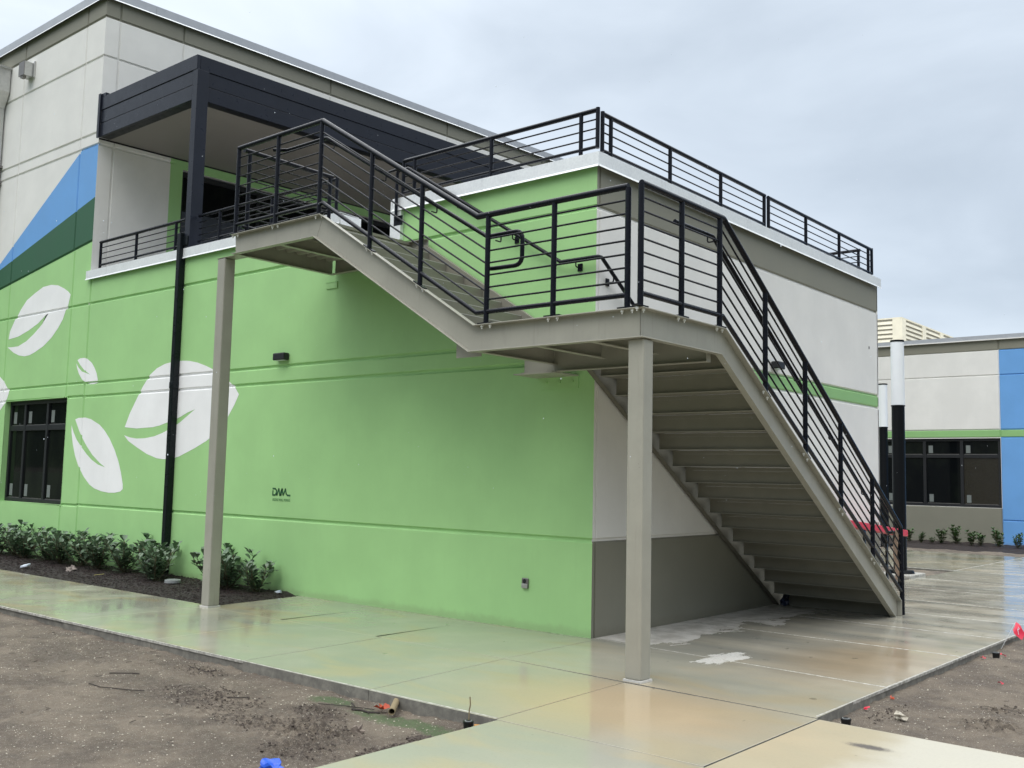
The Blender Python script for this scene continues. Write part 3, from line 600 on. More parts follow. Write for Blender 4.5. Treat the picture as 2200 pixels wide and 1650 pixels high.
b = M(); b.box(-7.895, -7.80, -0.108, -0.005, 0.04, 5.27, DSP); b.box(-7.90, -7.795, -.113, -.004, 2.85, 2.95, DSP); b.box(-7.80, -7.68, -0.06, 0.05, 5.07, 5.22, DSP); b.build('downspout', bld, bevel=0.008)
# scupper head and leader at the left edge, little overflow scupper
b = M()
vs = [(-15.1, -.30, 9.62), (-14.58, -.30, 9.62), (-14.58, -.02, 9.62), (-15.1, -.02, 9.62), (-15.1, -.30, 9.15), (-14.58, -.30, 9.15), (-14.58, -.02, 9.15), (-15.1, -.02, 9.15), (-14.98, -.2, 8.85), (-14.74, -.2, 8.85), (-14.74, -.03, 8.85), (-14.98, -.03, 8.85)]
b.add(vs, [(0, 1, 2, 3), (0, 4, 5, 1), (1, 5, 6, 2), (2, 6, 7, 3), (3, 7, 4, 0), (4, 8, 9, 5), (5, 9, 10, 6), (6, 10, 11, 7), (7, 11, 8, 4), (8, 11, 10, 9)], STEEL)
b.box(-15.13, -14.55, -.33, -.005, 9.62, 9.66, STEEL); b.build('rain_leader_head', bld)
b = M(); b.box(-14.97, -14.75, -.19, -.03, 0.05, 8.86, STEEL)
for z in (7.6, 7.25, 4.2): b.box(-15.02, -14.70, -.2, -.005, z, z + 0.05, DSTEEL)
b.build('rain_leader', bld)
b = M(); b.box(-13.79, -13.55, -.20, -.19, 9.22, 9.50, DSTEEL); b.box(-13.79, -13.78, -.19, -.003, 9.22, 9.50, STEEL); b.box(-13.56, -13.55, -.19, -.003, 9.22, 9.50, STEEL); b.box(-13.78, -13.56, -.19, -.003, 9.22, 9.23, STEEL); b.box(-13.78, -13.56, -.19, -.003, 9.49, 9.5, STEEL)
b.box(-13.53, -13.50, -.03, -.003, 9.2, 9.53, STEEL); b.box(-13.72, -13.62, -.19, -.12, 9.18, 9.22, DSTEEL)
b.build('overflow_scupper', bld)
# embedded angle seats for the stair, painted with the wall
b = M(); b.box(-.76, -.20, -.40, -.004, 2.672, 2.684, TAN); b.box(-.70, -.20, -.012, -.003, 2.545, 2.672, GREEN)
for x in (-.64, -.46, -.29): b.box(x, x + .03, -.022, -.012, 2.61, 2.632, GREEN)
b.build('angle_seat', bld); b = M(); b.box(-4.36, -4.14, -.018, -.003, 4.11, 4.115, GREEN); b.box(-4.36, -4.14, -.014, -.003, 4.03, 4.11, GREEN)
b.build('angle_seat', bld)
# painter's mark
def strokes(lines, th, m, name, y=-0.004, org=(0, 0), sc=1.0):
    mm = M()
    for ln in lines:
        for a, c in zip(ln[:-1], ln[1:]):
            dx, dz = c[0] - a[0], c[1] - a[1]; L = math.hypot(dx, dz) or 1; nx, nz_ = -dz / L * th / 2, dx / L * th / 2; ex, ez = dx / L * th * .3, dz / L * th * .3
            pts = [(a[0] + nx - ex, a[1] + nz_ - ez), (c[0] + nx + ex, c[1] + nz_ + ez), (c[0] - nx + ex, c[1] - nz_ + ez), (a[0] - nx - ex, a[1] - nz_ - ez)]
            mm.prism([(org[0] + p[0] * sc, org[1] + p[1] * sc) for p in pts], 'y', y, y + 0.0015, m)
    return mm.build(name, bld)
mark = [[(0, .95), (.55, .95), (.85, .75), (1.0, 0), (1.45, .95), (1.75, 0), (2.2, .95), (2.55, .05), (3.05, .95), (3.25, .25), (3.6, .02), (4.2, .02)], [(0.02, .62), (.02, 0), (.6, 0), (.78, .25)], [(1.75, 0), (2.0, .02), (2.35, .93)]]
strokes(mark, 0.235, INK, 'wall_mark', org=(-5.335, 1.295), sc=0.0905)
fc = bpy.data.curves.new('wall_mark_text', 'FONT'); fc.body = 'DODGE WALL MURALS'; fc.size = 0.052; fc.extrude = 0.0006
fo = bpy.data.objects.new('wall_mark_text', fc); COL.objects.link(fo)
bpy.context.view_layer.update(); dg = bpy.context.evaluated_depsgraph_get(); tm = bpy.data.meshes.new_from_object(fo.evaluated_get(dg)); bpy.data.objects.remove(fo)
tm.materials.clear(); tm.materials.append(INK2)
wx = max(v.co.x for v in tm.vertices)
to_ = bpy.data.objects.new('wall_lettering', tm); COL.objects.link(to_); to_.parent = bld; to_.location = (-5.335, -0.003, 1.215); to_.rotation_euler = (PI / 2, 0, 0); to_.scale = (0.385 / wx, 1, 1)

# small fixtures on the walls
def wall_light(x, y, z, facing, label):
    t = thing('wall_light', label, 'wall light', (x, y, z), 'small black wall lights')
    b = M()
    if facing == 'y': b.prism([(-.125, -.05), (.125, -.05), (.125, .05), (-.125, .05)], 'y', -0.10, -0.002, LIP)
    else: b.prism([(-.11, -.05), (.11, -.05), (.11, .05), (-.11, .05)], 'x', 0.002, 0.11, LIP)
    b.v = [(v[0] + x, v[1] + y, v[2] + z) for v in b.v]; o = b.build('housing', t, bevel=0.015)
    b = M()
    if facing == 'y': b.box(x - .10, x + .10, y - .085, y - .02, z - .053, z - .0505, DIFF)
    else: b.box(x + .02, x + .095, y - .09, y + .09, z - .053, z - .0505, DIFF)
    b.build('lens', t)
wall_light(-5.22, 0, 3.18, 'y', 'small black wall light on the green wall above the painter\'s mark')
wall_light(0.0, 4.2, 3.19, 'x', 'small black wall light on the white side wall seen through the stair railing')
t = thing('outlet_box', 'small grey metal outlet box on the green wall near the corner', 'outlet box', (-.86, 0, .48))
b = M(); b.box(-.905, -.815, -.022, -.002, .425, .535, DSTEEL); b.build('cover_plate', t, bevel=.012)
b = M(); b.box(-.90, -.82, -.030, -.0225, .428, .475, STEEL); b.build('lid', t, bevel=.006)
b = M(); b.v = []; 
vs = [(-.862 + .02 * math.cos(2 * PI * j / 14), -.0225, .502 + .024 * math.sin(2 * PI * j / 14)) for j in range(14)]; vs2 = [(v[0], -.027, v[2]) for v in vs]
b.add(vs + vs2, [tuple(range(14, 28))] + [(j, (j + 1) % 14, 14 + (j + 1) % 14, 14 + j) for j in range(14)], LIP); b.build('socket', t)
b = M(); b.blob((0.0, 7.68, 3.83), 0.022, LIP, (0.4, 1, 1.6)); b.build('anchor_hole', bld)

# ------------------------------------------------------------------ roof railings
def rail_panel(pts_end, posts, to, loops, label, z0_=5.03, name='roof_railing', top=5.54, group='black railings along the parapet'):
    """to(s) -> (x, y); pts_end (s0, s1); posts list of s; loops (closed frame at start, end)"""
    s0_, s1_ = pts_end; x0, y0 = to(s0_)
    t = thing(name, label, 'railing', (x0, y0, z0_), group)
    P = lambda s_, z: (to(s_)[0], to(s_)[1], z)
    b = M(); b.tube([P(s0_, top), P(s1_, top)], 0.026, BLACK, 10); b.build('top_rail', t, True)
    b = M(); b.tube([P(s0_, 5.135), P(s1_, 5.135)], 0.019, BLACK, 8); b.build('bottom_rail', t, True)
    for i in range(1, 4):
        b = M(); zz = 5.135 + (top - 5.135) * i / 4; b.tube([P(s0_ + .01, zz), P(s1_ - .01, zz)], 0.0085, BLACK, 6); b.build('infill_rod', t, True)
    for e, q in ((loops[0], s0_), (loops[1], s1_)):
        if e: b = M(); b.tube([P(q, 5.117), P(q, top + .024)], 0.024, BLACK, 10); b.build('end_bar', t, True)
    for q in posts:
        b = M(); b.tube([P(q, z0_ - .02), P(q, top)], 0.024, BLACK, 10); b.cyl((to(q)[0], to(q)[1]), 0.04, z0_ - .012, z0_ + .006, BLACK, 14); b.build('post', t, True)
    return t
yr = 0.08
f1 = lambda s_: (s_, yr); f2 = lambda s_: (-0.09, s_)
rail_panel((-10.66, -7.98), (-10.64, -9.45, -8.25), f1, (0, 0), 'low black railing on the coping between the tall wall and the canopy column')
rail_panel((-7.60, -4.33), (-7.04, -5.75), f1, (0, 1), 'low black railing on the coping right of the canopy column, running behind the stair landing')
rail_panel((-3.04, -0.06), (-2.84, -1.57, -0.28), f1, (1, 1), 'black railing on the coping above the green wall, right of the stair opening')
rail_panel((0.21, 4.10), (0.37, 1.61, 2.85, 4.085), f2, (1, 0), 'black railing on the side parapet, nearest the corner')
rail_panel((4.20, 8.09), (4.215, 5.45, 6.70, 7.93), f2, (0, 1), 'black railing on the side parapet, farther half')
rail_panel((-3.4, -0.25), (-3.2, -2.0, -0.9, -0.28), lambda s_: (s_, 8.0), (1, 0), 'short black railing along the far end of the roof, behind the side railing')

# ------------------------------------------------------------------ the stair
st = thing('steel_staircase', 'taupe painted steel staircase with two flights, black pipe railings and two square columns', 'staircase', (1.5, -1.5, 0))
YW, XW = -1.545, 1.55      # outer web faces
FT = 0.010                 # flange thickness
def offs(line, dz): return [(p[0], p[1] + dz) for p in line]
def channel(name, top, bot, axis, w0, w1, f0, f1, mat=TAN, end_close=None):
    """top / bot polylines (s,z) for the web; web slab w0..w1, flanges f0..f1 along the axis"""
    b = M(); b.prism(top + bot[::-1], axis, w0, w1, mat)
    b.prism(top + offs(top, -FT)[::-1], axis, f0, f1, mat); b.prism(offs(bot, FT) + bot[::-1], axis, f0, f1, mat)
    if end_close: b.prism(end_close, axis, f0, f1, mat)
    return b.build(name, st, bevel=0.0025, seg=1)
upT = [(-4.21, 4.43), (-2.57, 4.43), (-0.255, 3.01), (XW, 3.01)]; upB = [(-4.19, 4.185), (-2.665, 4.185), (-0.315, 2.757), (XW, 2.757)]
channel('stringer', upT, upB, 'y', YW, YW + .008, YW - .06, YW)
loT = [(YW, 3.01), (-0.19, 3.01), (4.355, 0.188)]; loB = [(YW, 2.757), (-0.272, 2.757), (4.137, 0.0)]
channel('stringer', loT + [(4.355, 0.0)], loB + [(4.137, 0.0)], 'x', XW - .008, XW, XW, XW + .06) if False else None
b = M(); b.prism(loT + [(4.355, 0.002)] + loB[::-1], 'x', XW - .008, XW, TAN)
b.prism([(YW - .06, 3.01)] + loT[1:] + [(4.355, 0.176), (4.347, 0.176), (-.194, 3.0), (YW - .06, 3.0)], 'x', XW + .0002, XW + .06, TAN)
b.prism([(YW - .06, 2.767), (-.268, 2.767), (4.145, 0.012), (4.137, 0.002), (-.272, 2.757), (YW - .06, 2.757)], 'x', XW + .0002, XW + .06, TAN)
b.prism([(4.347, 0.176), (4.355, 0.176), (4.355, 0.002), (4.347, 0.002)], 'x', XW + .0002, XW + .06, TAN)
b.build('stringer', st, bevel=0.0025, seg=1)
inT = [(-2.57, 4.43), (-0.255, 3.01)]; inB = [(-2.665, 4.185), (-0.315, 2.757)]
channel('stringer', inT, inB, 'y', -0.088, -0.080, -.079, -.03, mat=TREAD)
MATTE = metal_paint('matte_shaded_taupe', (0.15, 0.144, 0.118), 0.85, spec=.06)  # same taupe, darkened: the shade under the stair is put into the colour
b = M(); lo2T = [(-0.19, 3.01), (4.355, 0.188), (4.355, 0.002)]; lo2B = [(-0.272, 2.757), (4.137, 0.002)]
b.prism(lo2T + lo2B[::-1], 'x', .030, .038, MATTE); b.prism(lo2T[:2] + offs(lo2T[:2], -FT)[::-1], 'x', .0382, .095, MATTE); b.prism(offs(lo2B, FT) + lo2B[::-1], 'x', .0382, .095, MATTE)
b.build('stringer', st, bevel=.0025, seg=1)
for zz, xx, dx in ((4.19, -2.66, .085), ):
    b = M(); b.prism([(-2.668, 4.19), (-2.662, 4.19), (-2.568, 4.42), (-2.574, 4.42)], 'y', YW - .0012, YW - .0002, TREAD); b.build('weld_seam', st)
b = M(); b.box(XW - .004, XW + .0005, YW - .0015, YW - .0002, 2.77, 2.998, TREAD); b.build('weld_seam', st)
# columns
for (x0, y0, zt) in ((1.435, -1.553, 2.755), (-4.55, -1.55, 4.18)):
    c = M(); c.box(x0, x0 + .152, y0, y0 + .152, 0.018, zt, TAN); co = c.build('column', st, bevel=0.014, seg=3)
    g = M(); g.box(x0 - .009, x0 + .161, y0 - .009, y0 + .161, 0.001, 0.0175, GROUT_LIT); g.build('grout_pad', co)
b = M(); b.box(-4.57, -4.13, YW - .01, YW + .16, 4.182 - .0, 4.1845, TAN); b.build('bearing_plate', st)
# landing frames
def chan_y(x, y0, y1, z0_, z1_, name='landing_beam', m=TAN):
    b = M(); b.box(x, x + .008, y0, y1, z0_, z1_, m); b.box(x + .008, x + .06, y0, y1, z1_ - .008, z1_, m); b.box(x + .008, x + .06, y0, y1, z0_, z0_ + .008, m); return b.build(name, st)
def chan_x(y, x0, x1, z0_, z1_, name='landing_beam', m=TAN):
    b = M(); b.box(x0, x1, y, y + .008, z0_, z1_, m); b.box(x0, x1, y - .055, y, z1_ - .008, z1_, m); b.box(x0, x1, y - .055, y, z0_, z0_ + .008, m); return b.build(name, st)
chan_y(-4.195, YW + .01, -.06, 4.187, 4.425); chan_y(-3.42, YW + .01, -.075, 4.21, 4.355); chan_y(-2.73, YW + .01, -.075, 4.21, 4.355)
chan_x(-.068, -4.12, -2.42, 4.187, 4.425)
chan_y(-.285, YW + .01, -.09, 2.76, 2.93); chan_y(.35, YW + .01, -.392, 2.78, 2.93); chan_y(.95, YW + .01, -.392, 2.78, 2.93)
b = M(); b.box(-.62, -.3, -1.43, -1.42, 2.735, 3.0, TAN); b.build('gusset_plate', st)
b = M(); b.box(-.67, 1.52, -.328, -.320, 2.693, 2.925, TAN); b.box(-.67, 1.52, -.39, -.320, 2.685, 2.693, TAN); b.box(-.67, 1.52, -.39, -.320, 2.925, 2.933, TAN); b.box(1.512, 1.52, -.39, -.329, 2.694, 2.924, TAN); b.box(-.67, -.662, -.32, -.02, 2.694, 2.924, TAN); b.build('landing_beam', st)
def deck(x0, x1, y0, y1, z, name='landing_deck'):
    b = M(); b.box(x0, x1, y0, y1, z - .045, z - .012, TREAD)
    n = int((y1 - y0) / .16)
    for i in range(n): yy = y0 + .05 + i * .16; b.prism([(yy, z - .046), (yy + .09, z - .046), (yy + .07, z - .078), (yy + .02, z - .078)], 'x', x0 + .02, x1 - .02, TAN)
    return b.build(name, st)
deck(-4.18, -2.70, YW + .01, -.07, 4.43); deck(-.30, XW - .01, YW + .01, -.306, 3.01)
b = M(); b.box(-.30, .025, -.3055, -.09, 2.965, 2.998, TREAD); b.build('landing_deck', st)
# threshold between the landing and the terrace
b = M(); b.box(-4.06, -3.12, -.066, .27, 4.425, 4.436, STEEL); b.build('threshold', st)
# treads with closed risers
for kk_ in range(1, 8):
    z = 3.01 + kk_ * .1775; xn = -0.635 - (kk_ - 1) * .2905
    b = M(); b.box(xn - .299, xn, YW + .01, -.09, z - .006, z, TREAD); b.box(xn - .006, xn, YW + .01, -.09, z - .045, z - .007, TREAD)
    b.box(xn - .006, xn - .001, YW + .01, -.09, z - .1795, z - .0455, TREAD); b.box(xn - .0005, xn + .0015, YW + .012, -.10, z - .006, z - .001, GROUT_LIT)  # thin pale strip paints the lit edge of each nosing
    b.build('tread', st)
for kk_ in range(1, 17):
    z = kk_ * .1771; yn = -0.306 + (17 - kk_) * .2856
    b = M(); b.box(.097, XW - .01, yn - .292, yn, z - .006, z, TREAD); b.box(.097, XW - .01, yn - .006, yn, z - .045, z - .007, TREAD); b.box(.097, XW - .01, yn - .036, yn - .0065, z - .1835, z - .178, TAN)
    b.box(.097, XW - .01, yn - .006, yn - .001, z - .1775, z - .0455, TREAD)
    b.build('tread', st)
b = M(); b.box(.097, XW - .01, -.3145, -.3125, 2.834, 2.96, TREAD); b.build('riser', st)

# railings of the stair
def poly_at(line, s_):
    for a, c in zip(line[:-1], line[1:]):
        lo, hi = min(a[0], c[0]), max(a[0], c[0])
        if lo - 1e-9 <= s_ <= hi + 1e-9: return lerp(a[1], c[1], (s_ - a[0]) / (c[0] - a[0]))
    return line[-1][1]
def stair_rail(top, bot, to, posts, nrod, label, top_extra=None, rt=0.029, base=None, web_bolts=True):
    g = bpy.data.objects.new('guard_railing', None); COL.objects.link(g); g.parent = st; g.location = -Vector(wloc(st)); g['label'] = label
    P = lambda s_, z: (*to(s_), z)
    tp = [P(*p) for p in top]
    if top_extra: tp = fillet(tp + top_extra, 0.05)
    b = M(); b.tube(tp, rt, BLACK, 12); b.build('top_rail', g, True)
    b = M(); b.tube([P(*p) for p in bot], 0.022, BLACK, 10); b.build('bottom_rail', g, True)
    # infill rods run post to post; level panels carry nrod of them, sloping panels one fewer
    for (t0, t1), (b0, b1) in zip(zip(top[:-1], top[1:]), zip(bot[:-1], bot[1:])):
        slope = abs(t1[1] - t0[1]) > .3; nn = nrod - 1 if slope else nrod
        def snap(v): 
            c = min(posts, key=lambda q: abs(q - v)); return c if abs(c - v) < .2 else v
        e0, e1 = snap(t0[0]), snap(t1[0])
        tz = lambda v: lerp(t0[1], t1[1], (v - t0[0]) / (t1[0] - t0[0])); bz = lambda v: lerp(b0[1], b1[1], (v - b0[0]) / (b1[0] - b0[0]))
        for i in range(1, nn + 1):
            f = i / (nn + 1); b = M(); b.tube([P(e0, lerp(bz(e0), tz(e0), f)), P(e1, lerp(bz(e1), tz(e1), f))], 0.0092, BLACK, 8); b.build('infill_rod', g, True)
    for q in posts:
        zt = poly_at(top, q) - 0.01; zb = poly_at(base, q)
        sl = 0.0
        for a, c in zip(base[:-1], base[1:]):
            if min(a[0], c[0]) < q < max(a[0], c[0]): sl = (c[1] - a[1]) / (c[0] - a[0])
        b = M(); b.tube([P(q, zb + .004), P(q, zt)], 0.0255, BLACK, 12)
        (x, y) = to(q); d = Vector((to(q + 1)[0] - x, to(q + 1)[1] - y, sl)).normalized(); nrm = Vector((-d.y, d.x, 0)).normalized() * 0.055; up = d.cross(nrm.normalized()) * -0.010
        if up.z < 0: up = -up
        o = Vector((x, y, zb + .001)) - d * .085 - nrm / 2; b.obox(o, d * .17, nrm, up, BLACK)
        b.build('post', g, True)
        for e in (-.05, .05):
            b = M(); cc_ = Vector((x, y, zb - FT)) + d * e - nrm * 0; b.cyl((cc_.x, cc_.y), .0135, cc_.z - .018, cc_.z - .0005, BOLT, 8); b.cyl((cc_.x, cc_.y), .006, cc_.z - .034, cc_.z - .018, BOLT, 6); b.build('bolt', g, False)
    return g
U = lambda s_: (s_, -1.577); Lw = lambda s_: (1.582, s_)
stair_rail([(-4.17, 5.485), (-2.595, 5.485), (-0.245, 4.04), (1.44, 4.04)], [(-4.17, 4.545), (-2.54, 4.545), (-0.235, 3.122), (1.44, 3.122)], U,
    (-4.165, -3.39, -2.61, -1.76, -1.0, -0.115, 0.665, 1.44), 7, 'railing along the outer side of the upper flight and both landings', base=upT)
stair_rail([(-1.60, 4.04), (-0.205, 4.04), (4.42, 1.085)], [(-1.60, 3.122), (-0.215, 3.122), (4.40, 0.30)], Lw,
    (-1.60, -0.95, -0.27, 0.66, 1.59, 2.525, 3.47), 7, 'railing along the outer side of the lower flight', top_extra=[(1.582, 4.45, 0.005)], base=[(YW - .06, 3.01), (-0.19, 3.01), (4.355, 0.188), (4.6, .04)])
stair_rail([(-1.50, 5.485), (-0.13, 5.485)], [(-1.50, 4.545), (-0.13, 4.545)], lambda s_: (-4.17, s_), (-1.42, -0.17), 7, 'railing across the outer end of the top landing', base=[(-1.6, 4.43), (0, 4.43)])

def hrail(pts, r, label, brs, name='handrail', rad=0.07):
    b = M(); b.tube(fillet(pts, rad, 5), r, BLACK, 12); o = b.build(name, st, True); o['label'] = label
    for (p, q) in brs:
        p = Vector(p); q = Vector(q); low = Vector((p.x, p.y, p.z - .075)); mid = Vector((q.x, q.y, p.z - .075))
        b = M(); b.tube(fillet([p, low, mid], .02, 3), 0.007, BLACK, 8)
        if (q - p).length > .05 and (abs(q.y) < .02 or abs(q.x) < .02):
            if abs(q.y) < .02: b.box(q.x - .03, q.x + .03, q.y - .012, q.y - .003, p.z - .11, p.z - .03, BLACK)
            else: b.box(q.x + .003, q.x + .012, q.y - .03, q.y + .03, p.z - .11, p.z - .03, BLACK)
        b.build('handrail_bracket', o, True)
    return o
yh = -1.49
hrail([(-3.52, -1.545, 5.345), (-3.33, yh, 5.32), (-2.63, yh, 5.32), (-0.20, yh, 3.86), (0.23, yh, 3.86), (0.23, yh, 3.54), (-0.13, yh - .02, 3.54), (-.13, -1.57, 3.54)], 0.021,
      'handrail inside the outer railing of the upper flight with a looped lower end', [((x, yh, poly_at([(-2.63, 5.32), (-0.20, 3.86)], x)), (x, -1.565, 0)) for x in (-2.50, -1.64, -0.88)] + [((-.03, yh, 3.86), (-.03, -1.565, 0))], rad=0.09)
hrail([(-2.98, -.085, 4.74), (-2.98, -.085, 5.36), (-2.78, -.085, 5.36), (-0.40, -.085, 3.895), (.085, -.085, 3.895), (.085, -.02, 3.895), (.085, 4.25, 1.02), (.085, 4.5, 1.02)], 0.021,
      'handrail on brackets along the green wall and round the corner down the white wall', [((x, -.085, poly_at([(-2.78, 5.36), (-0.40, 3.895), (.1, 3.895)], x)), (x, 0, 0)) for x in (-1.98, -1.08, -0.2)] + [((.085, y, 3.895 - (y + .02) * .6733), (0, y, 0)) for y in (.2, 1.4, 2.6, 3.9)], rad=0.05)
xh = 1.50
hrail([(xh, -.93, 3.87), (xh, -.25, 3.87), (xh, 4.2, 1.02), (xh, 4.45, 1.02), (xh, 4.45, .62)], 0.021,
      'handrail inside the outer railing of the lower flight', [((xh, y, 3.87 - (y + .25) * .6404), (1.57, y, 0)) for y in (.55, 1.5, 2.4, 3.35)] + [((xh, -.35, 3.87), (1.57, -.35, 0))], rad=0.06)
b = M(); b.box(-3.05, -2.90, -.045, -.0545 + .0, 4.68, 4.80, BLACK); b.tube([(-3.12, -.10, 5.37), (-2.9, -.10, 5.38)], .018, BLACK); b.build('newel_plate', st)

# ------------------------------------------------------------------ ground, walkways, beds
g = M(); Rr = 400
g.add([(-Rr, -Rr, -.13), (Rr, -Rr, -.13), (Rr, Rr, -.13), (-Rr, Rr, -.13)], [(0, 1, 2, 3)], simple('far_grass', (0.035, 0.055, 0.02), 0.9, .4, 6))
struct(g.build('ground'))
def soil_patch(x0, x1, y0, y1, step, z, amp, name, mat=SOIL, extra=None, lim=None):
    nx, ny = int((x1 - x0) / step), int((y1 - y0) / step); b = M(); vs = []
    for j in range(ny + 1):
        for i in range(nx + 1):
            x, y = x0 + (x1 - x0) * i / nx, y0 + (y1 - y0) * j / ny
            h = noise.fractal(Vector((x * 1.6, y * 1.6, 3)), 0.9, 2.1, 5) * amp + noise.fractal(Vector((x * 9, y * 9, 9)), 0.7, 2, 4) * amp * .55
            if extra: h += extra(x, y)
            zz = z + h
            if lim is not None: zz = min(zz, lim)
            vs.append((x, y, zz))
    fs = [(j * (nx + 1) + i, j * (nx + 1) + i + 1, (j + 1) * (nx + 1) + i + 1, (j + 1) * (nx + 1) + i) for j in range(ny) for i in range(nx)]
    b.add(vs, fs, mat); return b.build(name, None, True)
def rough_spots(spots):
    def f(x, y):
        h = 0
        for (cx, cy, rx, ry, am) in spots:
            d = ((x - cx) / rx) ** 2 + ((y - cy) / ry) ** 2
            if d < 4: h += math.exp(-d) * am * (0.6 + noise.noise(Vector((x * 26, y * 26, 1))) * 1.2 + noise.noise(Vector((x * 60, y * 60, 5))) * .6)
        return h
    return f
FS = [(-1.5, -3.5, .35, .16, .035), (-.6, -4.0, .6, .3, .02), (.35, -3.78, .3, .13, .04), (.75, -4.1, .42, .2, .045), (1.0, -4.45, .3, .2, .04), (.2, -4.25, .4, .15, .02), (-2.4, -3.6, .4, .15, .015)]
struct(soil_patch(-9.0, 1.75, -7.6, -3.19, 0.022, -.082, .022, 'soil_yard', extra=rough_spots(FS), lim=-.012))
FS2 = [(3.95, -.75, .22, .16, .05), (3.9, -.2, .2, .14, .04), (4.6, .5, .5, .3, .02), (3.3, -.9, .12, .4, .015)]
struct(soil_patch(3.04, 7.5, -1.74, 8.0, 0.025, -.068, .018, 'soil_yard', extra=rough_spots(FS2), lim=-.012))
struct(soil_patch(3.04, 30, 8.0, 40.0, 0.4, -.066, .02, 'soil_yard'))
struct(soil_patch(-6.0, 0.03, 8.09, 12.05, 0.06, -.03, .012, 'soil_yard', lim=-.005))
def mulch_h(x, y): return 0.045 * min(1, max(0, (y + 1.42) / .5)) * min(1, max(0, (-4.66 - x) / .25)) + .012
struct(soil_patch(-17.0, -4.47, -1.42, -0.002, 0.035, -.028, .014, 'mulch_bed', MULCH, extra=mulch_h))
struct(soil_patch(-9.0, 6.0, 17.4, 22.1, 0.12, -.03, .03, 'soil_strip', extra=lambda x, y: 0.0))
struct(soil_patch(-9.0, 6.0, 18.9, 22.0, 0.10, .03, .05, 'mulch_bed', MULCH, extra=lambda x, y: -.1 * max(0, 1 - (y - 18.9) / .5)))
wk = M()
def slab(x0, x1, y0, y1, light=False, gap=0.006, quad=None, z=0.0):
    q = quad or [(x0 + gap, y0 + gap), (x1 - gap, y0 + gap), (x1 - gap, y1 - gap), (x0 + gap, y1 - gap)]
    c = Vector((sum(p[0] for p in q) / 4, sum(p[1] for p in q) / 4)); e = 0.012 if light else 0.003
    inn = []
    for i, p in enumerate(q):
        a, d = Vector(q[i - 1]), Vector(q[(i + 1) % 4]); p = Vector(p); u1 = (a - p).normalized(); u2 = (d - p).normalized(); s_ = abs(u1.x * u2.y - u1.y * u2.x)
        inn.append(p + (u1 + u2) * (e / s_))
    top = [(p.x, p.y, z) for p in inn]; rim = [(p[0], p[1], z - (.003 if light else .0015)) for p in q]; bot = [(p[0], p[1], z - .14) for p in q]
    wk.add(top, [(0, 1, 2, 3)], CONC); wk.add(rim + top, [(i, (i + 1) % 4, 4 + (i + 1) % 4, 4 + i) for i in range(4)], CEDGE if light else CONC)
    wk.add(bot + rim, [(i, (i + 1) % 4, 4 + (i + 1) % 4, 4 + i) for i in range(4)], CSIDE)
# front walk, two rows
xs = [-20.0, -15.3, -13.7, -12.1, -10.5, -8.9, -7.35, -5.9, -4.52, -2.80, -1.33]
xt_ = lambda x, y: x
for a, c in zip(xs[:-1], xs[1:]): slab(0, 0, 0, 0, quad=[(a, -3.21), (c - .005, -3.21), (c - .005 - .13, -1.508), (a - (.13 if a > -4 else 0), -1.508)] if c > -3 else [(a, -3.2), (c - .005, -3.2), (c - .005 - (.13 if c > -3 else 0), -1.405 if c < -4.2 else -1.508), (a, -1.405 if c < -4.2 else -1.508)])
slab(0, 0, 0, 0, quad=[(-1.325, -3.22), (.27, -3.23), (.13, -1.512), (-1.455, -1.508)])
slab(0, 0, 0, 0, quad=[(.277, -3.232), (1.535, -3.235), (1.455, -1.60), (.137, -1.512)])
for a, c in ((-4.55, -3.10), (-3.094, -1.565), (-1.559, .07)): slab(0, 0, 0, 0, quad=[(a if a > -4 else -4.50, -1.505), (c + .05, -1.505), (c, .03), (a if a > -4 else -4.66, .03)])
slab(0, 0, 0, 0, quad=[(1.543, -3.24), (3.09, -3.24), (3.09, -1.66), (1.463, -1.606)])
slab(0, 0, 0, 0, quad=[(.078, .03), (.125, -1.503), (3.07, -1.64), (3.05, -.235)])
slab(0, 0, 0, 0, quad=[(-.02, .04), (.077, .04), (3.05, -.227), (3.04, 1.72)], light=False) if False else None
ysr = [-.227, 1.77, 3.27, 4.68, 6.2, 7.9, 9.68, 11.9, 14.2, 16.6, 19.5, 23, 27, 31]
for i, (a, c) in enumerate(zip(ysr[:-1], ysr[1:])):
    x0 = .0; slab(0, 0, 0, 0, light=True, quad=[(x0, a + .004 + (.26 if i == 0 else .08)), (3.05, a + .004), (3.055, c - .004), (x0, c - .004 + .08)])
slab(0, 0, 0, 0, quad=[(-.02, .035), (.12, .035), (3.04, -.232), (3.045, -.2305)]) if False else None
slab(0, 0, 0, 0, quad=[(1.56, -5.0), (3.10, -5.0), (3.10, -3.248), (1.56, -3.248)]); slab(0, 0, 0, 0, quad=[(1.56, -12), (3.10, -12), (3.10, -5.008), (1.56, -5.008)])
slab(0, 0, 0, 0, quad=[(3.113, -12.0), (12.0, -12.0), (12.0, -1.95), (3.105, -1.675)])
for a, c in ((-9.0, -6.0), (-5.99, -3.0), (-2.99, -.008)): slab(0, 0, 0, 0, light=True, quad=[(a, 12.0), (c, 12.0), (c, 17.4), (a, 17.5)])
wk.box(-20, 1.53, -3.219, -3.205, -.02, .0012, CEDGE); wk.prism([(3.048, -1.6), (3.060, -1.6), (3.066, 12), (3.054, 12)], 'z', -.02, .0012, CEDGE)  # pale strips paint the bright highlight along the outer slab edges
struct(wk.build('walkway'))

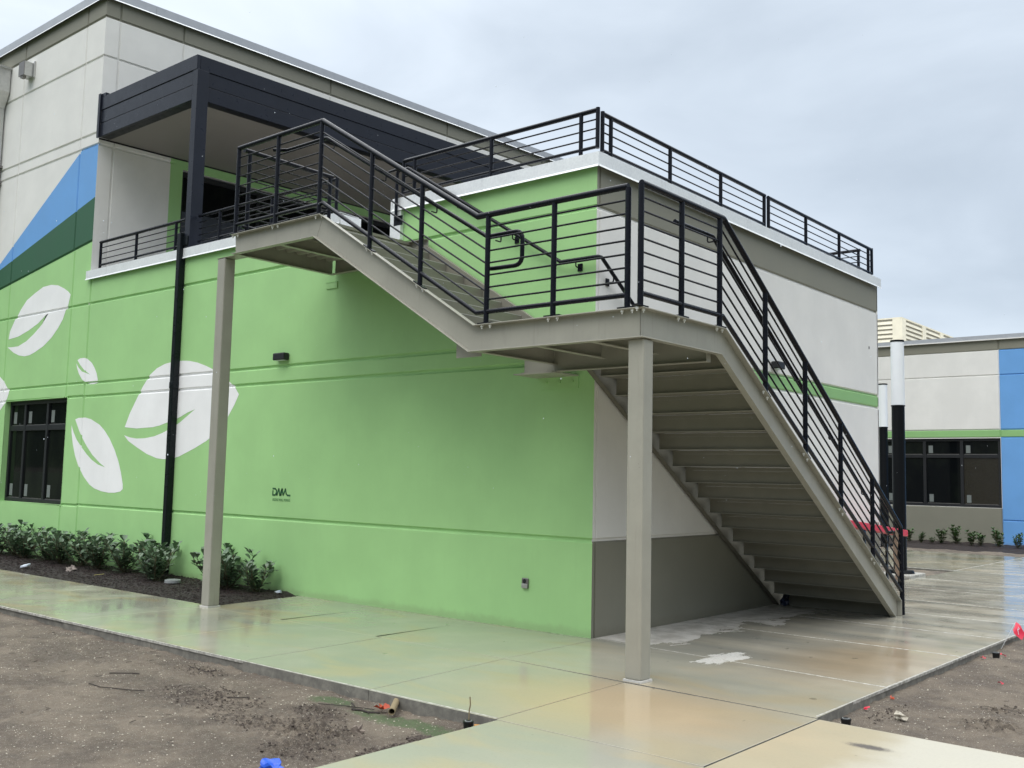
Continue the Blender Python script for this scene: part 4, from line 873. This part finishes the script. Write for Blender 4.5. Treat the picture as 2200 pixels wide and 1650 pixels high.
# ------------------------------------------------------------------ loose ground cover (uncountable)
def scatter(name, n, area, zf, size, mat, sq=(1, 1, .5), rough=.35, label=None, cat=None, pred=None, sub=1):
    b = M(); c = 0; tries = 0
    while c < n and tries < n * 20:
        tries += 1; x = random.uniform(area[0], area[1]); y = random.uniform(area[2], area[3])
        if pred and not pred(x, y): continue
        r = size[0] + (size[1] - size[0]) * random.random() ** 3
        b.blob((x, y, zf(x, y) + r * .2), r, mat, (sq[0] * random.uniform(.6, 1.3), sq[1] * random.uniform(.6, 1.3), sq[2]), rough, sub); c += 1
    o = b.build(name); o['kind'] = 'stuff'; tag(o, label, cat); return o
def ground_z(base, amp, spots):
    f = rough_spots(spots)
    return lambda x, y: min(-.012, base + noise.fractal(Vector((x * 1.6, y * 1.6, 3)), 0.9, 2.1, 5) * amp + noise.fractal(Vector((x * 9, y * 9, 9)), 0.7, 2, 4) * amp * .55 + f(x, y))
GZ1 = ground_z(-.082, .022, FS); GZ2 = ground_z(-.068, .018, FS2)
den = lambda x, y: noise.noise(Vector((x * 1.3, y * 1.3, 7))) > random.uniform(-.6, .35)
diag_ok = lambda x, y: True
scatter('gravel', 5200, (-6.5, 1.5, -6.2, -3.24), GZ1, (.0018, .0072), STONE, label='pale shell and gravel specks strewn over the bare soil left of the near walkway', cat='gravel', pred=den)
scatter('gravel', 3400, (3.10, 5.6, -1.65, 4.5), GZ2, (.0018, .0072), STONE, label='pale gravel specks strewn over the bare soil right of the walkway', cat='gravel', pred=den)
def near_spot(spots): return lambda x, y: any(((x - s_[0]) / s_[2]) ** 2 + ((y - s_[1]) / s_[3]) ** 2 < 1.1 * random.random() ** .5 for s_ in spots)
scatter('soil_clods', 2600, (-2.6, 1.5, -4.7, -3.25), GZ1, (.002, .010), CLOD, (1, 1, .7), .6, 'dark crumbly clods of turned soil on the left yard', 'soil clods', near_spot(FS[:6]))
scatter('soil_clods', 1300, (3.1, 5.0, -1.4, 1.0), GZ2, (.002, .010), CLOD, (1, 1, .7), .6, 'dark crumbly clods of turned soil on the right yard', 'soil clods', near_spot(FS2))
scatter('soil_clods', 700, (.55, 1.5, -4.5, -3.4), lambda x, y: GZ1(x, y), (.004, .016), CLOD, (1, 1, .75), .6, 'dark lumps of soil heaped against the edge of the near walkway', 'soil clods', lambda x, y: ((x - 1.35) / .13) ** 2 + ((y + 3.72) / .10) ** 2 < 1 or ((x - 1.38) / .1) ** 2 + ((y + 4.05) / .25) ** 2 < 1)
def chips(name, n, area, zf, label):
    b = M()
    for _ in range(n):
        x, y = random.uniform(*area[:2]), random.uniform(*area[2:]); a = random.uniform(0, PI); L = random.uniform(.012, .04); W_ = random.uniform(.003, .008)
        d = Vector((math.cos(a), math.sin(a), random.uniform(-.35, .35))) * L; n_ = Vector((-math.sin(a), math.cos(a), random.uniform(-.3, .3))) * W_
        b.obox(Vector((x, y, zf(x, y) + random.uniform(.0, .012))), d, n_, Vector((0, 0, .004)), MULCH2 if random.random() < .93 else MULCH3)
    o = b.build(name); o['kind'] = 'stuff'; tag(o, label, 'mulch')
MULCH2 = mulch_m('mulch_chip', (0.010, 0.006, 0.0055), (0.042, 0.023, 0.019)); MULCH3 = mulch_m('mulch_chip_pale', (0.05, 0.032, 0.025), (0.12, 0.08, 0.06))
MZ = lambda x, y: -.028 + mulch_h(x, y) + noise.fractal(Vector((x * 1.6, y * 1.6, 3)), 0.9, 2.1, 5) * .014
chips('mulch', 7000, (-13.0, -4.62, -1.40, -.02), MZ, 'dark shredded bark mulch under the shrubs along the green wall')

b = M()
for _ in range(150):
    if _ < 100: x, y, gz = random.uniform(-5.5, 1.4), random.uniform(-5.2, -3.25), GZ1
    else: x, y, gz = random.uniform(3.1, 5.2), random.uniform(-1.6, 3), GZ2
    a = random.gauss(.5, 1.0); L = random.uniform(.02, .09); q = Vector((x, y, gz(x, y) + .004)); d = Vector((math.cos(a), math.sin(a), 0)); e = Vector((-d.y, d.x, 0)) * random.uniform(-.3, .3) * L
    b.tube([q, q + d * L * .5 + e, q + d * L + Vector((0, 0, .003))], random.uniform(.0008, .0022), TWIG, 4)
o = b.build('root_litter'); o['kind'] = 'stuff'; tag(o, 'thin dark roots and twig bits scattered over the bare soil', 'litter')
# ------------------------------------------------------------------ shrubs
def leaf_geo(b, base, d, up, L, W_, mat):
    """obovate leaf, folded along the midrib, curling slightly"""
    side = d.cross(up).normalized(); up = side.cross(d).normalized()
    prof = ((0, .06), (.25, .42), (.55, .88), (.8, 1.0), (.94, .7)); vs = []
    for t, w_ in prof:
        c = base + d * (L * t) - up * (L * .10 * t * t)
        vs += [c - side * (W_ * w_ * .5) + up * (W_ * .10 * w_), c, c + side * (W_ * w_ * .5) + up * (W_ * .10 * w_)]
    vs.append(base + d * L - up * (L * .11))
    fs = []
    for i in range(4):
        for j in (0, 1): a = i * 3 + j; fs.append((a, a + 1, a + 4, a + 3))
    fs += [(12, 13, 15), (13, 14, 15)]
    b.add(vs, fs, mat)
def shrub_meshes(seed, h, spread, nst, leafL, mat, stemr=.006, dens=1.0):
    rnd = random.Random(seed); s_ = M(); l_ = M()
    for i in range(nst):
        a = rnd.uniform(0, 2 * PI); tilt = rnd.uniform(.05, .75) * spread; H = h * rnd.uniform(.6, 1.0)
        p0 = Vector((rnd.uniform(-.03, .03), rnd.uniform(-.03, .03), -.02)); pts = [p0]; d = Vector((math.cos(a) * tilt, math.sin(a) * tilt, 1)).normalized(); n = 6
        for j in range(n):
            d = (d + Vector((rnd.uniform(-.12, .12), rnd.uniform(-.12, .12), .08))).normalized(); pts.append(pts[-1] + d * (H / n))
        s_.tube(pts, stemr, STEM, 5)
        nl = int(14 * dens)
        for q in range(nl):
            t = .18 + .82 * (q / (nl - 1)) ** .85; f = t * n; ii = min(n - 1, int(f)); p = pts[ii].lerp(pts[ii + 1], f - ii)
            aa = q * PI / 2 + rnd.uniform(-.4, .4)
            for sg in (0, PI):
                if rnd.random() < .1: continue
                ang = aa + sg; el = rnd.uniform(.1, .7) if q < nl - 2 else rnd.uniform(.6, 1.1)
                dd = Vector((math.cos(ang) * math.cos(el), math.sin(ang) * math.cos(el), math.sin(el))).normalized()
                L = leafL * rnd.uniform(.65, 1.1); st_ = p + dd * .02
                s_.tube([p, st_], stemr * .4, STEM, 4, cap=False)
                leaf_geo(l_, st_, dd, Vector((0, 0, 1)) if abs(dd.z) < .9 else Vector((1, 0, 0)), L, L * rnd.uniform(.62, .80), mat)
            if rnd.random() < .25:   # a short side shoot with a tip rosette
                sd_ = Vector((math.cos(aa), math.sin(aa), .9)).normalized(); e = p + sd_ * rnd.uniform(.05, .12); s_.tube([p, e], stemr * .6, STEM, 4)
                for w_ in range(4):
                    an = w_ * PI / 2 + rnd.uniform(-.3, .3); dd = Vector((math.cos(an) * .7, math.sin(an) * .7, rnd.uniform(.3, .9))).normalized(); L = leafL * rnd.uniform(.5, .95)
                    leaf_geo(l_, e, dd, Vector((0, 0, 1)), L, L * .70, mat)
    return s_, l_
protos = []
for i in range(4): protos.append(shrub_meshes(11 + i, .60, 2.1, 12, .130, LEAF, dens=.62))
shr = [(-13.3, -.55, 'at the very edge of the picture, cut off'), (-12.85, -.35, 'left of the window, first whole one of the row'), (-12.35, -.30, 'second from the left edge of the picture, below the window'), (-11.75, -.42, 'third from the left, under the right side of the window'), (-11.1, -.30, 'between the window and the lowest leaf, just left of the wall groove'),
       (-10.45, -.38, 'below the lowest white leaf, left of its tip'), (-9.85, -.32, 'directly below the lowest white leaf'), (-9.2, -.40, 'right of the lowest white leaf, with open stems'), (-8.45, -.34, 'under the big white leaf, left of the black downspout'),
       (-7.62, -.42, 'right at the foot of the black downspout'), (-7.15, -.62, 'just right of the downspout, leaning to the walkway'), (-6.15, -.30, 'partly hidden by the left taupe column'), (-5.72, -.42, 'immediately right of the left column'), (-5.2, -.30, 'last one of the row, at the right end of the mulch bed')]
first = {}
def put_shrub(i, x, y, z, rot, sc, label, group, key, P_, name, cat):
    t = thing(name, label, cat, (x, y, z), group); t.rotation_euler = (0, 0, rot); t.scale = (sc, sc, sc)
    if key not in first:
        so_ = P_[0].build('stems', None, True); lo_ = P_[1].build('foliage', None, True); first[key] = (so_, lo_)
        a, c = so_, lo_
    else: a, c = first[key][0].copy(), first[key][1].copy(); COL.objects.link(a); COL.objects.link(c)
    for o in (a, c): o.parent = t; o.location = (0, 0, 0)
for i, (x, y, d) in enumerate(shr):
    put_shrub(i, x, y, MZ(x, y), i * 2.1, [.95, 1.0, .95, .92, .95, 1.02, .9, 1.0, .98, 1.02, .85, .95, .95, .78][i], 'round leaved shrub ' + d, 'shrubs in the mulch bed along the green wall', i % 4, protos[i % 4], 'clusia_shrub', 'shrub')
p2 = [shrub_meshes(41 + i, .55, .8, 6, .11, LEAF2, dens=.6) for i in range(3)]
far = [(-3.75, 'leftmost of the row seen right of the near lamp column'), (-3.38, 'second of the row, thin and sparse'), (-3.08, 'third of the row, small'), (-2.83, 'dense and dark, below the middle of the far window'), (-2.42, 'the tallest, with two high sprigs'), (-2.02, 'pale and open, below the right end of the far window'), (-1.78, 'pale, just left of the blue panel'), (-1.33, 'bushy, in front of the blue panel'), (-.85, 'cut by the right edge of the picture')]
for i, (x, d) in enumerate(far):
    put_shrub(i, x, 20.6 - .35 * (x + 3.75) * .3, .02, i * 1.7, [.8, .6, .4, .9, 1.05, .85, .75, 1.0, .8][i], 'small far shrub, ' + d, 'young shrubs in front of the far building', 10 + i % 3, p2[i % 3], 'young_shrub', 'shrub')

# ------------------------------------------------------------------ far building
fb = thing('far_building', 'low grey and blue school building with dark window beyond the walkway', 'building', (0, 22, 0))
YB = 22.0
FB = lambda s_, z_, d: (s_, YB + d, z_)
def col_far(x, z):
    if z > 5.50: return BROWN
    if 3.03 < z < 3.23: return SGREEN
    if x > -1.63: return BLUE
    if z < 1.03: return BROWN
    return WHITE
WF = (-4.95, -1.64, 1.04, 3.0)
wall_sheet('far_wall', -14.0, 14.0, -.2, 5.9, FB, [(5.50, .05), (4.79, .05), (3.24, .05), (3.02, .05), (1.03, .05, -14, WF[0]), (1.03, .05, WF[1], 14), (.70, .05, -1.63, 14)] if False else [(5.50, .05), (4.79, .05), (3.24, .05), (3.02, .05), (1.03, .05, -14, WF[0]), (.70, .05, -1.60, 14)],
    [(-1.63, .05)], col_far, fb, holes=[WF], cuts=[((-1.63, 0), (-1.63, 1)), ((0, 1.03), (1, 1.03))], corner=None, label='grey wall with green stripe, taupe base and blue panel')
# shift: parent sits at y=22 while the sheet is built in world coordinates
def ycoping():
    mm = M(); prof = [(-.06, 5.79), (-.075, 5.775), (-.06, 5.93), (-.02, 5.95), (.3, 5.94), (.3, 5.8)]
    mm.box(-14, 14, YB - .065, YB + .3, 5.80, 5.935, ALU); mm.box(-14, 14, YB - .078, YB - .0655, 5.79, 5.82, WHITE)
    return mm.build('roof_coping', fb)
ycoping()
window(WF[0], WF[1], WF[2], WF[3], (-3.74, -2.70), 2.49, YB + .07, fb, fw=.08, blinds=((2, True),))
b = M(); b.box(-14, WF[0] - .01, YB + .03, YB + .3, -.2, 5.8, WHITE); b.box(WF[1] + .01, 14, YB + .03, YB + .3, -.2, 5.8, WHITE); b.box(WF[0] - .01, WF[1] + .01, YB + .03, YB + .3, 3.02, 5.8, WHITE); b.box(WF[0] - .01, WF[1] + .01, YB + .03, YB + .3, -.2, 1.02, WHITE)
b.box(-14, 14, YB + .3, YB + 16, 5.5, 5.7, WHITE); b.box(WF[0] - .2, WF[1] + .2, YB + .31, YB + .35, .6, 3.2, LIP); b.build('wall_core', fb)
# rooftop unit
hv = thing('rooftop_unit', 'cream louvred air handling unit on the roof of the far building', 'rooftop unit', (-8, 28, 5.7))
X0, X1, Y0, Y1, Z0, Z1 = -9.6, -6.37, 28.0, 36.5, 5.7, 7.65
b = M(); b.box(X0, X1, Y0, Y1, Z0, Z1 - .02, simple('louvre_shadow', (.25, .235, .19), .6)); b.box(X0 - .03, X1 + .03, Y0 - .03, Y1, Z1 - .02, Z1 + .03, CREAM); b.build('casing', hv)
e = .05
for x in (X0, X0 + 1.5): b = M(); b.box(x, x + .16, Y0 - e, Y0 - .001, Z0, Z1 - .021, CREAM); b.build('frame_post', hv)
b = M(); b.box(X1 - .30, X1 + e, Y0 - e, Y0 - .001, Z0, Z1 - .021, CREAM); b.box(X1 + .001, X1 + e, Y0 - .001, Y0 + .35, Z0, Z1 - .021, CREAM); b.build('frame_post', hv)
for y in (30.2, 32.3, 34.4): b = M(); b.box(X1 + .001, X1 + e, y, y + .4, Z0, Z1 - .021, CREAM); b.build('frame_post', hv)
b = M(); nL = 11
for i in range(nL):
    z = Z0 + .1 + i * (Z1 - Z0 - .15) / nL
    b.prism([(Y0 - .045, z), (Y0 - .001, z + .1), (Y0 - .001, z + .12), (Y0 - .049, z + .02)], 'x', X0 + .16, X1 - .3, CREAM); b.prism([(X1 + .045, z), (X1 + .001, z + .1), (X1 + .001, z + .12), (X1 + .049, z + .02)], 'y', Y0 + .35, Y1, CREAM)
b.build('louvres', hv)

# ------------------------------------------------------------------ lamp columns
def lamp(x, y, base_z, z1, z2, r, label):
    t = thing('lamp_column', label, 'lamp column', (x, y, base_z), 'black lamp columns with white tube tops')
    b = M(); b.cyl((x, y), r * .98, base_z + .06, z1, POLE, 32); b.cyl((x, y), r * 1.06, z1 - .02, z1, POLE, 32); b.build('pole', t, True)
    b = M(); b.cyl((x, y), r, z1 + .001, z2, DIFF, 32); b.build('diffuser', t, True)
    b = M(); b.cyl((x, y), r * 1.05, z2 + .001, z2 + .035, POLE, 32); b.build('cap', t, True)
    b = M(); b.cyl((x, y), r * 2.1, base_z + .001, base_z + .05, POLE, 32, r1=r * 1.9); b.build('base_plate', t, True)
lamp(-.31, 9.9, .06, 3.05, 4.20, .115, 'near black lamp column with white tube top, just right of the low block')
lamp(-3.84, 19.0, .0, 3.19, 4.34, .115, 'far thin looking black lamp column with white tube top, beside the white wall edge')
b = M(); b.box(-.62, .0, 9.45, 10.3, -.05, .055, CEDGE); tag(b.build('lamp_footing', None, bevel=.015), 'pale concrete pad under the near lamp column', 'concrete pad')
# red board on trestle in front of the far end of the white wall
t = thing('barricade', 'red plank barricade beside the white wall behind the foot of the stair', 'barricade', (.25, 7.2, 0))
b = M(); a0 = Vector((.12, 5.9, 1.00)); a1 = Vector((.22, 8.16, .79)); d = a1 - a0; b.obox(a0, d, Vector((.20, 0, 0)), Vector((0, 0, .10)), RED); b.build('board', t, bevel=.01)
for yy, zz in ((6.4, .94), (7.85, .81)):
    b = M(); b.box(.16, .19, yy, yy + .05, .002, zz, PLAST); b.box(.35, .38, yy, yy + .05, .002, zz, PLAST); b.build('leg', t)
t = bpy.data.objects.new
b = M(); pts = [(1.36, 5.35, 1.02), (1.37, 5.36, .85), (1.385, 5.37, .68), (1.375, 5.36, .52), (1.39, 5.37, .42)]
b2 = M(); vs = []
for i, z in enumerate([1.08, .98, .86, .74, .62, .5, .42]):
    wdt = [.015, .05, .06, .055, .06, .045, .01][i]; cx = 1.53 + .012 * math.sin(i * 1.7); vs += [(cx - wdt * .5, 4.40 + .01 * math.sin(i * 2), z), (cx + wdt * .5, 4.40 + .012 * math.cos(i * 1.3), z - .01)]
b2.add(vs, [(2 * i, 2 * i + 1, 2 * i + 3, 2 * i + 2) for i in range(6)], TAPE); tag(b2.build('rag', None, True), 'small tan rag hanging inside the lowest railing post', 'rag')

# ------------------------------------------------------------------ small things lying about
def twig(pts, r, label, side=()):
    b = M(); b.tube(pts, r, TWIG, 6)
    for s_ in side: b.tube(s_, r * .7, TWIG, 5)
    tag(b.build('twig', None, True), label, 'twig', 'wet twigs on the soil')
z1 = lambda x, y, h=.008: (x, y, GZ1(x, y) + h)
twig([z1(.35, -3.46, .02), z1(.41, -3.49, .02), z1(.44, -3.53), z1(.5, -3.50), z1(.56, -3.49), z1(.62, -3.43)], .007, 'thick forked dark twig on the soil left of the cardboard tube', [[z1(.56, -3.49), z1(.6, -3.52, .015)]])
twig([z1(.17, -3.62), z1(.35, -3.52), z1(.55, -3.42, .012)], .0035, 'long thin straight twig behind the forked twig')
twig([z1(-1.62, -4.42), z1(-1.45, -4.42), z1(-1.25, -4.28, .012), z1(-1.15, -4.22)], .004, 'thin curved twig at the left of the soil yard')
twig([z1(-1.9, -4.1), z1(-1.75, -4.0), z1(-1.7, -3.95)], .005, 'short dark twig at the left edge of the picture')
twig([z1(-.55, -3.95), z1(-.38, -3.83)], .004, 'straight twig in the middle of the soil yard')
twig([z1(-1.6, -3.55), z1(-1.45, -3.48), z1(-1.38, -3.44)], .005, 'small twig near the walkway edge, left part of the yard')
b = M(); c0 = Vector((.76, -3.45, -.045)); c1 = Vector((.55, -3.20, -.035)); n_ = 20
def ringed(b, p, q, r, m, n=20):
    d = (q - p).normalized(); a = d.cross(Vector((0, 0, 1))).normalized(); c = a.cross(d)
    ro = [[P_ + (a * math.cos(2 * PI * j / n) + c * math.sin(2 * PI * j / n)) * rr for j in range(n)] for P_, rr in ((p, r), (q, r), (q, r * .86), (p, r * .86))]
    vs = [v for s_ in ro for v in s_]; b.add(vs, [(i * n + j, i * n + (j + 1) % n, ((i + 1) % 4) * n + (j + 1) % n, ((i + 1) % 4) * n + j) for i in range(4) for j in range(n)], m)
ringed(b, c0, c1, .024, CARD); tag(b.build('cardboard_tube', None, True), 'short muddy cardboard tube lying on the soil beside the walkway', 'tube')
def crumple(name, c, r, mat, sq, label, cat, sub=2, rough=.9, group=None):
    b = M(); b.blob(c, r, mat, sq, rough, sub); tag(b.build(name, None), label, cat, group)
b = M()
for a in (0.3, 1.5, 2.6, 4.0, 5.2):
    d = Vector((math.cos(a), math.sin(a), .3)) * .065; s_ = Vector((-math.sin(a), math.cos(a), .1)) * .014; o = Vector((.60, -3.39, -.062)); b.add([o - s_, o + s_, o + d * .6 + s_ * 1.4 + Vector((0, 0, .02)), o + d, o + d * .6 - s_ * 1.2], [(0, 1, 2, 3, 4)], ORANGE)
tag(b.build('orange_scrap'), 'torn orange plastic scrap next to the cardboard tube', 'plastic scrap')
crumple('stone', (.05, -3.20, -.055), .035, STONE, (1.3, .8, .6), 'pale stone against the walkway edge on the left yard', 'stone')
crumple('stone', (.98, -3.95, -.045), .035, simple('brown_stone', (.22, .18, .15), .8, .3), (1, 1, .8), 'brown stone among the clods near the walkway corner', 'stone')
crumple('stone', (3.42, -1.02, -.035), .032, STONE, (1.2, .9, .8), 'pale lump of rock on the right yard', 'stone')
crumple('blue_bag', (1.245, -4.83, -.065), .06, BLUEP, (1.5, 1, .85), 'crumpled blue plastic bag at the bottom edge of the picture', 'bag', 3, .4)
crumple('plastic_wrap', (.13, 4.22, .06), .09, NAVY, (.6, .9, 1.1), 'dark blue plastic wrap under the foot of the stair by the wall', 'plastic wrap')
crumple('dry_leaf', (1.50, -3.345, -.04), .035, DRYLEAF, (1.5, 1, .35), 'dry orange leaf in the soil corner behind the left irrigation riser', 'leaf')
def emitter(x, y, z, label, stick=False):
    t = thing('irrigation_riser', label, 'irrigation riser', (x, y, z), 'black irrigation risers in the soil')
    b = M(); b.cyl((x, y), .028, z - .03, z + .035, PLAST, 20, r1=.034); b.build('body', t, True)
    b = M(); b.cyl((x, y), .036, z + .0355, z + .048, PLAST, 20); b.cyl((x, y), .024, z + .0485, z + .0525, GREYP, 16); b.cyl((x, y), .018, z + .053, z + .055, PLAST, 16); b.build('cap', t, True)
    if stick: b = M(); b.tube([(x - .005, y + .01, z + .05), (x - .003, y + .01, z + .12), (x + .004, y + .012, z + .15), (x + .001, y + .01, z + .205)], .0045, CARD, 6); b.build('marker_stick', t, True)
emitter(1.37, -3.325, -.075, 'black irrigation riser with an upright stick in the left soil corner', True)
emitter(3.19, -1.42, -.07, 'black irrigation riser at the near corner of the right soil yard')
emitter(3.20, 2.35, -.06, 'farther black irrigation riser among red scraps by the walkway edge')
# marker flag
t = thing('marker_flag', 'small red utility marker flag on a wire at the right walkway edge', 'marker flag', (3.08, 3.1, -.06))
b = M(); B0 = Vector((3.075, 3.02, -.07)); T0 = Vector((3.125, 3.42, .175)); b.tube([B0, T0], .0022, STEEL, 5); b.build('wire', t)
dw = (T0 - B0).normalized(); b = M(); vs = []; nU, nV = 6, 5; fall = Vector((.10, .02, -.085))
for i in range(nU):
    for j in range(nV):
        u, v = i / (nU - 1), j / (nV - 1); p = T0 - dw * (v * .135) + fall * u * (1 - .15 * v) + Vector((.012 * math.sin(u * 5 + v * 2), .014 * math.sin(u * 6 + 1 + v), -.03 * u * u)); vs.append(p)
b.add(vs, [(i * nV + j, i * nV + j + 1, (i + 1) * nV + j + 1, (i + 1) * nV + j) for i in range(nU - 1) for j in range(nV - 1)], FLAGR); fl = b.build('flag', t, True)
b = M(); off_ = Vector((.004, -.008, .002))
for a, c in (((.25, .35), (.45, .30)), ((.45, .30), (.45, .45)), ((.45, .45), (.30, .48)), ((.38, .5), (.72, .72))):
    P_ = lambda uv: T0 - dw * (uv[1] * .135) + fall * uv[0] * (1 - .15 * uv[1]) + Vector((.012 * math.sin(uv[0] * 5 + uv[1] * 2), .014 * math.sin(uv[0] * 6 + 1 + uv[1]), -.03 * uv[0] ** 2)) + off_
    b.tube([P_(a), P_(c)], .0025, WPAP, 4)
b.build('flag_print', t)
for i, (x, y, c, lb) in enumerate(((3.17, 2.52, FLAGR, 'torn red tape scrap behind the farther irrigation riser'), (3.27, 2.42, FLAGR, 'thin red tape scrap right of the farther irrigation riser'), (3.13, 2.15, FLAGR, 'red scrap against the walkway edge in front of the farther riser'), (3.6, .95, FLAGR, 'tiny red scrap alone on the right yard'), (3.12, -.35, ORANGE, 'rusty orange scrap by the walkway edge on the right yard'), (3.1, -.85, FLAGR, 'dark red scrap by the walkway edge near the first riser'))):
    b = M()
    for q in range(4):
        a = random.uniform(0, 6.28); d = Vector((math.cos(a), math.sin(a), .1)) * random.uniform(.02, .05); s_ = Vector((-d.y, d.x, .01)).normalized() * .005; o = Vector((x, y, GZ2(x, y) + .012 + .004 * q)); b.add([o - s_, o + s_, o + d + s_ + Vector((0, 0, .008)), o + d - s_], [(0, 1, 2, 3)], c)
    tag(b.build('plastic_scrap'), lb, 'plastic scrap')
# in the mulch bed
b = M(); x, y = -6.72, -.60; b.cyl((x, y), .11, MZ(x, y) + .01, MZ(x, y) + .05, GREYP, 24); b.cyl((x, y), .085, MZ(x, y) + .0505, MZ(x, y) + .056, GREYP, 24); tag(b.build('valve_box_lid', None, bevel=.006), 'round grey valve box lid in the mulch left of the taupe column', 'valve lid')
b = M(); x, y = -10.2, -1.15; b.obox(Vector((x, y, MZ(x, y) + .01)), Vector((.16, .03, .03)), Vector((-.02, .07, .02)), Vector((0, 0, .03)), WPAP); tag(b.build('wrapper', None, bevel=.006), 'white paper wrapper at the left edge of the mulch', 'wrapper')
crumple('stone', (-9.15, -.85, MZ(-9.15, -.85) + .03), .06, simple('grey_brown_stone', (.26, .22, .20), .8), (1.3, 1, .8), 'brown grey stone in the mulch under the shrubs', 'stone')
b = M(); x, y = -8.25, -.95; b.obox(Vector((x, y, MZ(x, y) + .02)), Vector((.12, .09, .02)), Vector((-.01, .015, 0)), Vector((0, 0, .004)), simple('yellow_leaf', (.55, .5, .15), .6)); tag(b.build('yellow_leaf'), 'narrow yellow leaf on the mulch left of the downspout', 'leaf')
crumple('wrapper', (-4.95, -.12, .03), .03, WPAP, (1.4, 1, .8), 'small white wrapper at the far tip of the mulch bed', 'wrapper')
# timber on the terrace, glimpsed through the landing railing
b = M()
for dx, z in ((0, 5.30), (.16, 5.30), (.32, 5.30)): b.box(-7.45 + dx * 2, -7.30 + dx * 2, 1.4, 2.9, z, z + .04, WOOD)
b.box(-7.4, -6.7, 1.5, 1.58, 4.43, 5.299, LIP); b.box(-7.4, -6.7, 2.7, 2.78, 4.43, 5.299, LIP)
tag(b.build('work_table', None, bevel=.004), 'timber topped table on the terrace behind the landing railing', 'table')

# falling rain, a sparse scatter of drops in the air before the camera
b = M(); rr = random.Random(5)
for _ in range(230):
    d = 1.6 + 4.6 * rr.random() ** .8; px, py = rr.uniform(-.51, .51), rr.uniform(-.12, .38)
    p = Vector((5.9856, -8.4245, 1.6)) + (f_ + r_ * px * 1.02 + u_ * (py - .0) * 1.0) * d
    if p.z < .05 or p.y > -1.7: continue
    r = rr.uniform(.0006, .0013); L = rr.uniform(1.0, 2.2)
    b.add([p + Vector((r, 0, 0)), p + Vector((0, r, 0)), p - Vector((r, 0, 0)), p - Vector((0, r, 0)), p + Vector((0, 0, r * L)), p - Vector((0, 0, r * L))], [(0, 1, 4), (1, 2, 4), (2, 3, 4), (3, 0, 4), (1, 0, 5), (2, 1, 5), (3, 2, 5), (0, 3, 5)], WPAP)
o = b.build('raindrops'); o['kind'] = 'stuff'; tag(o, 'sparse pale raindrops falling in the air in front of the stair', 'rain')
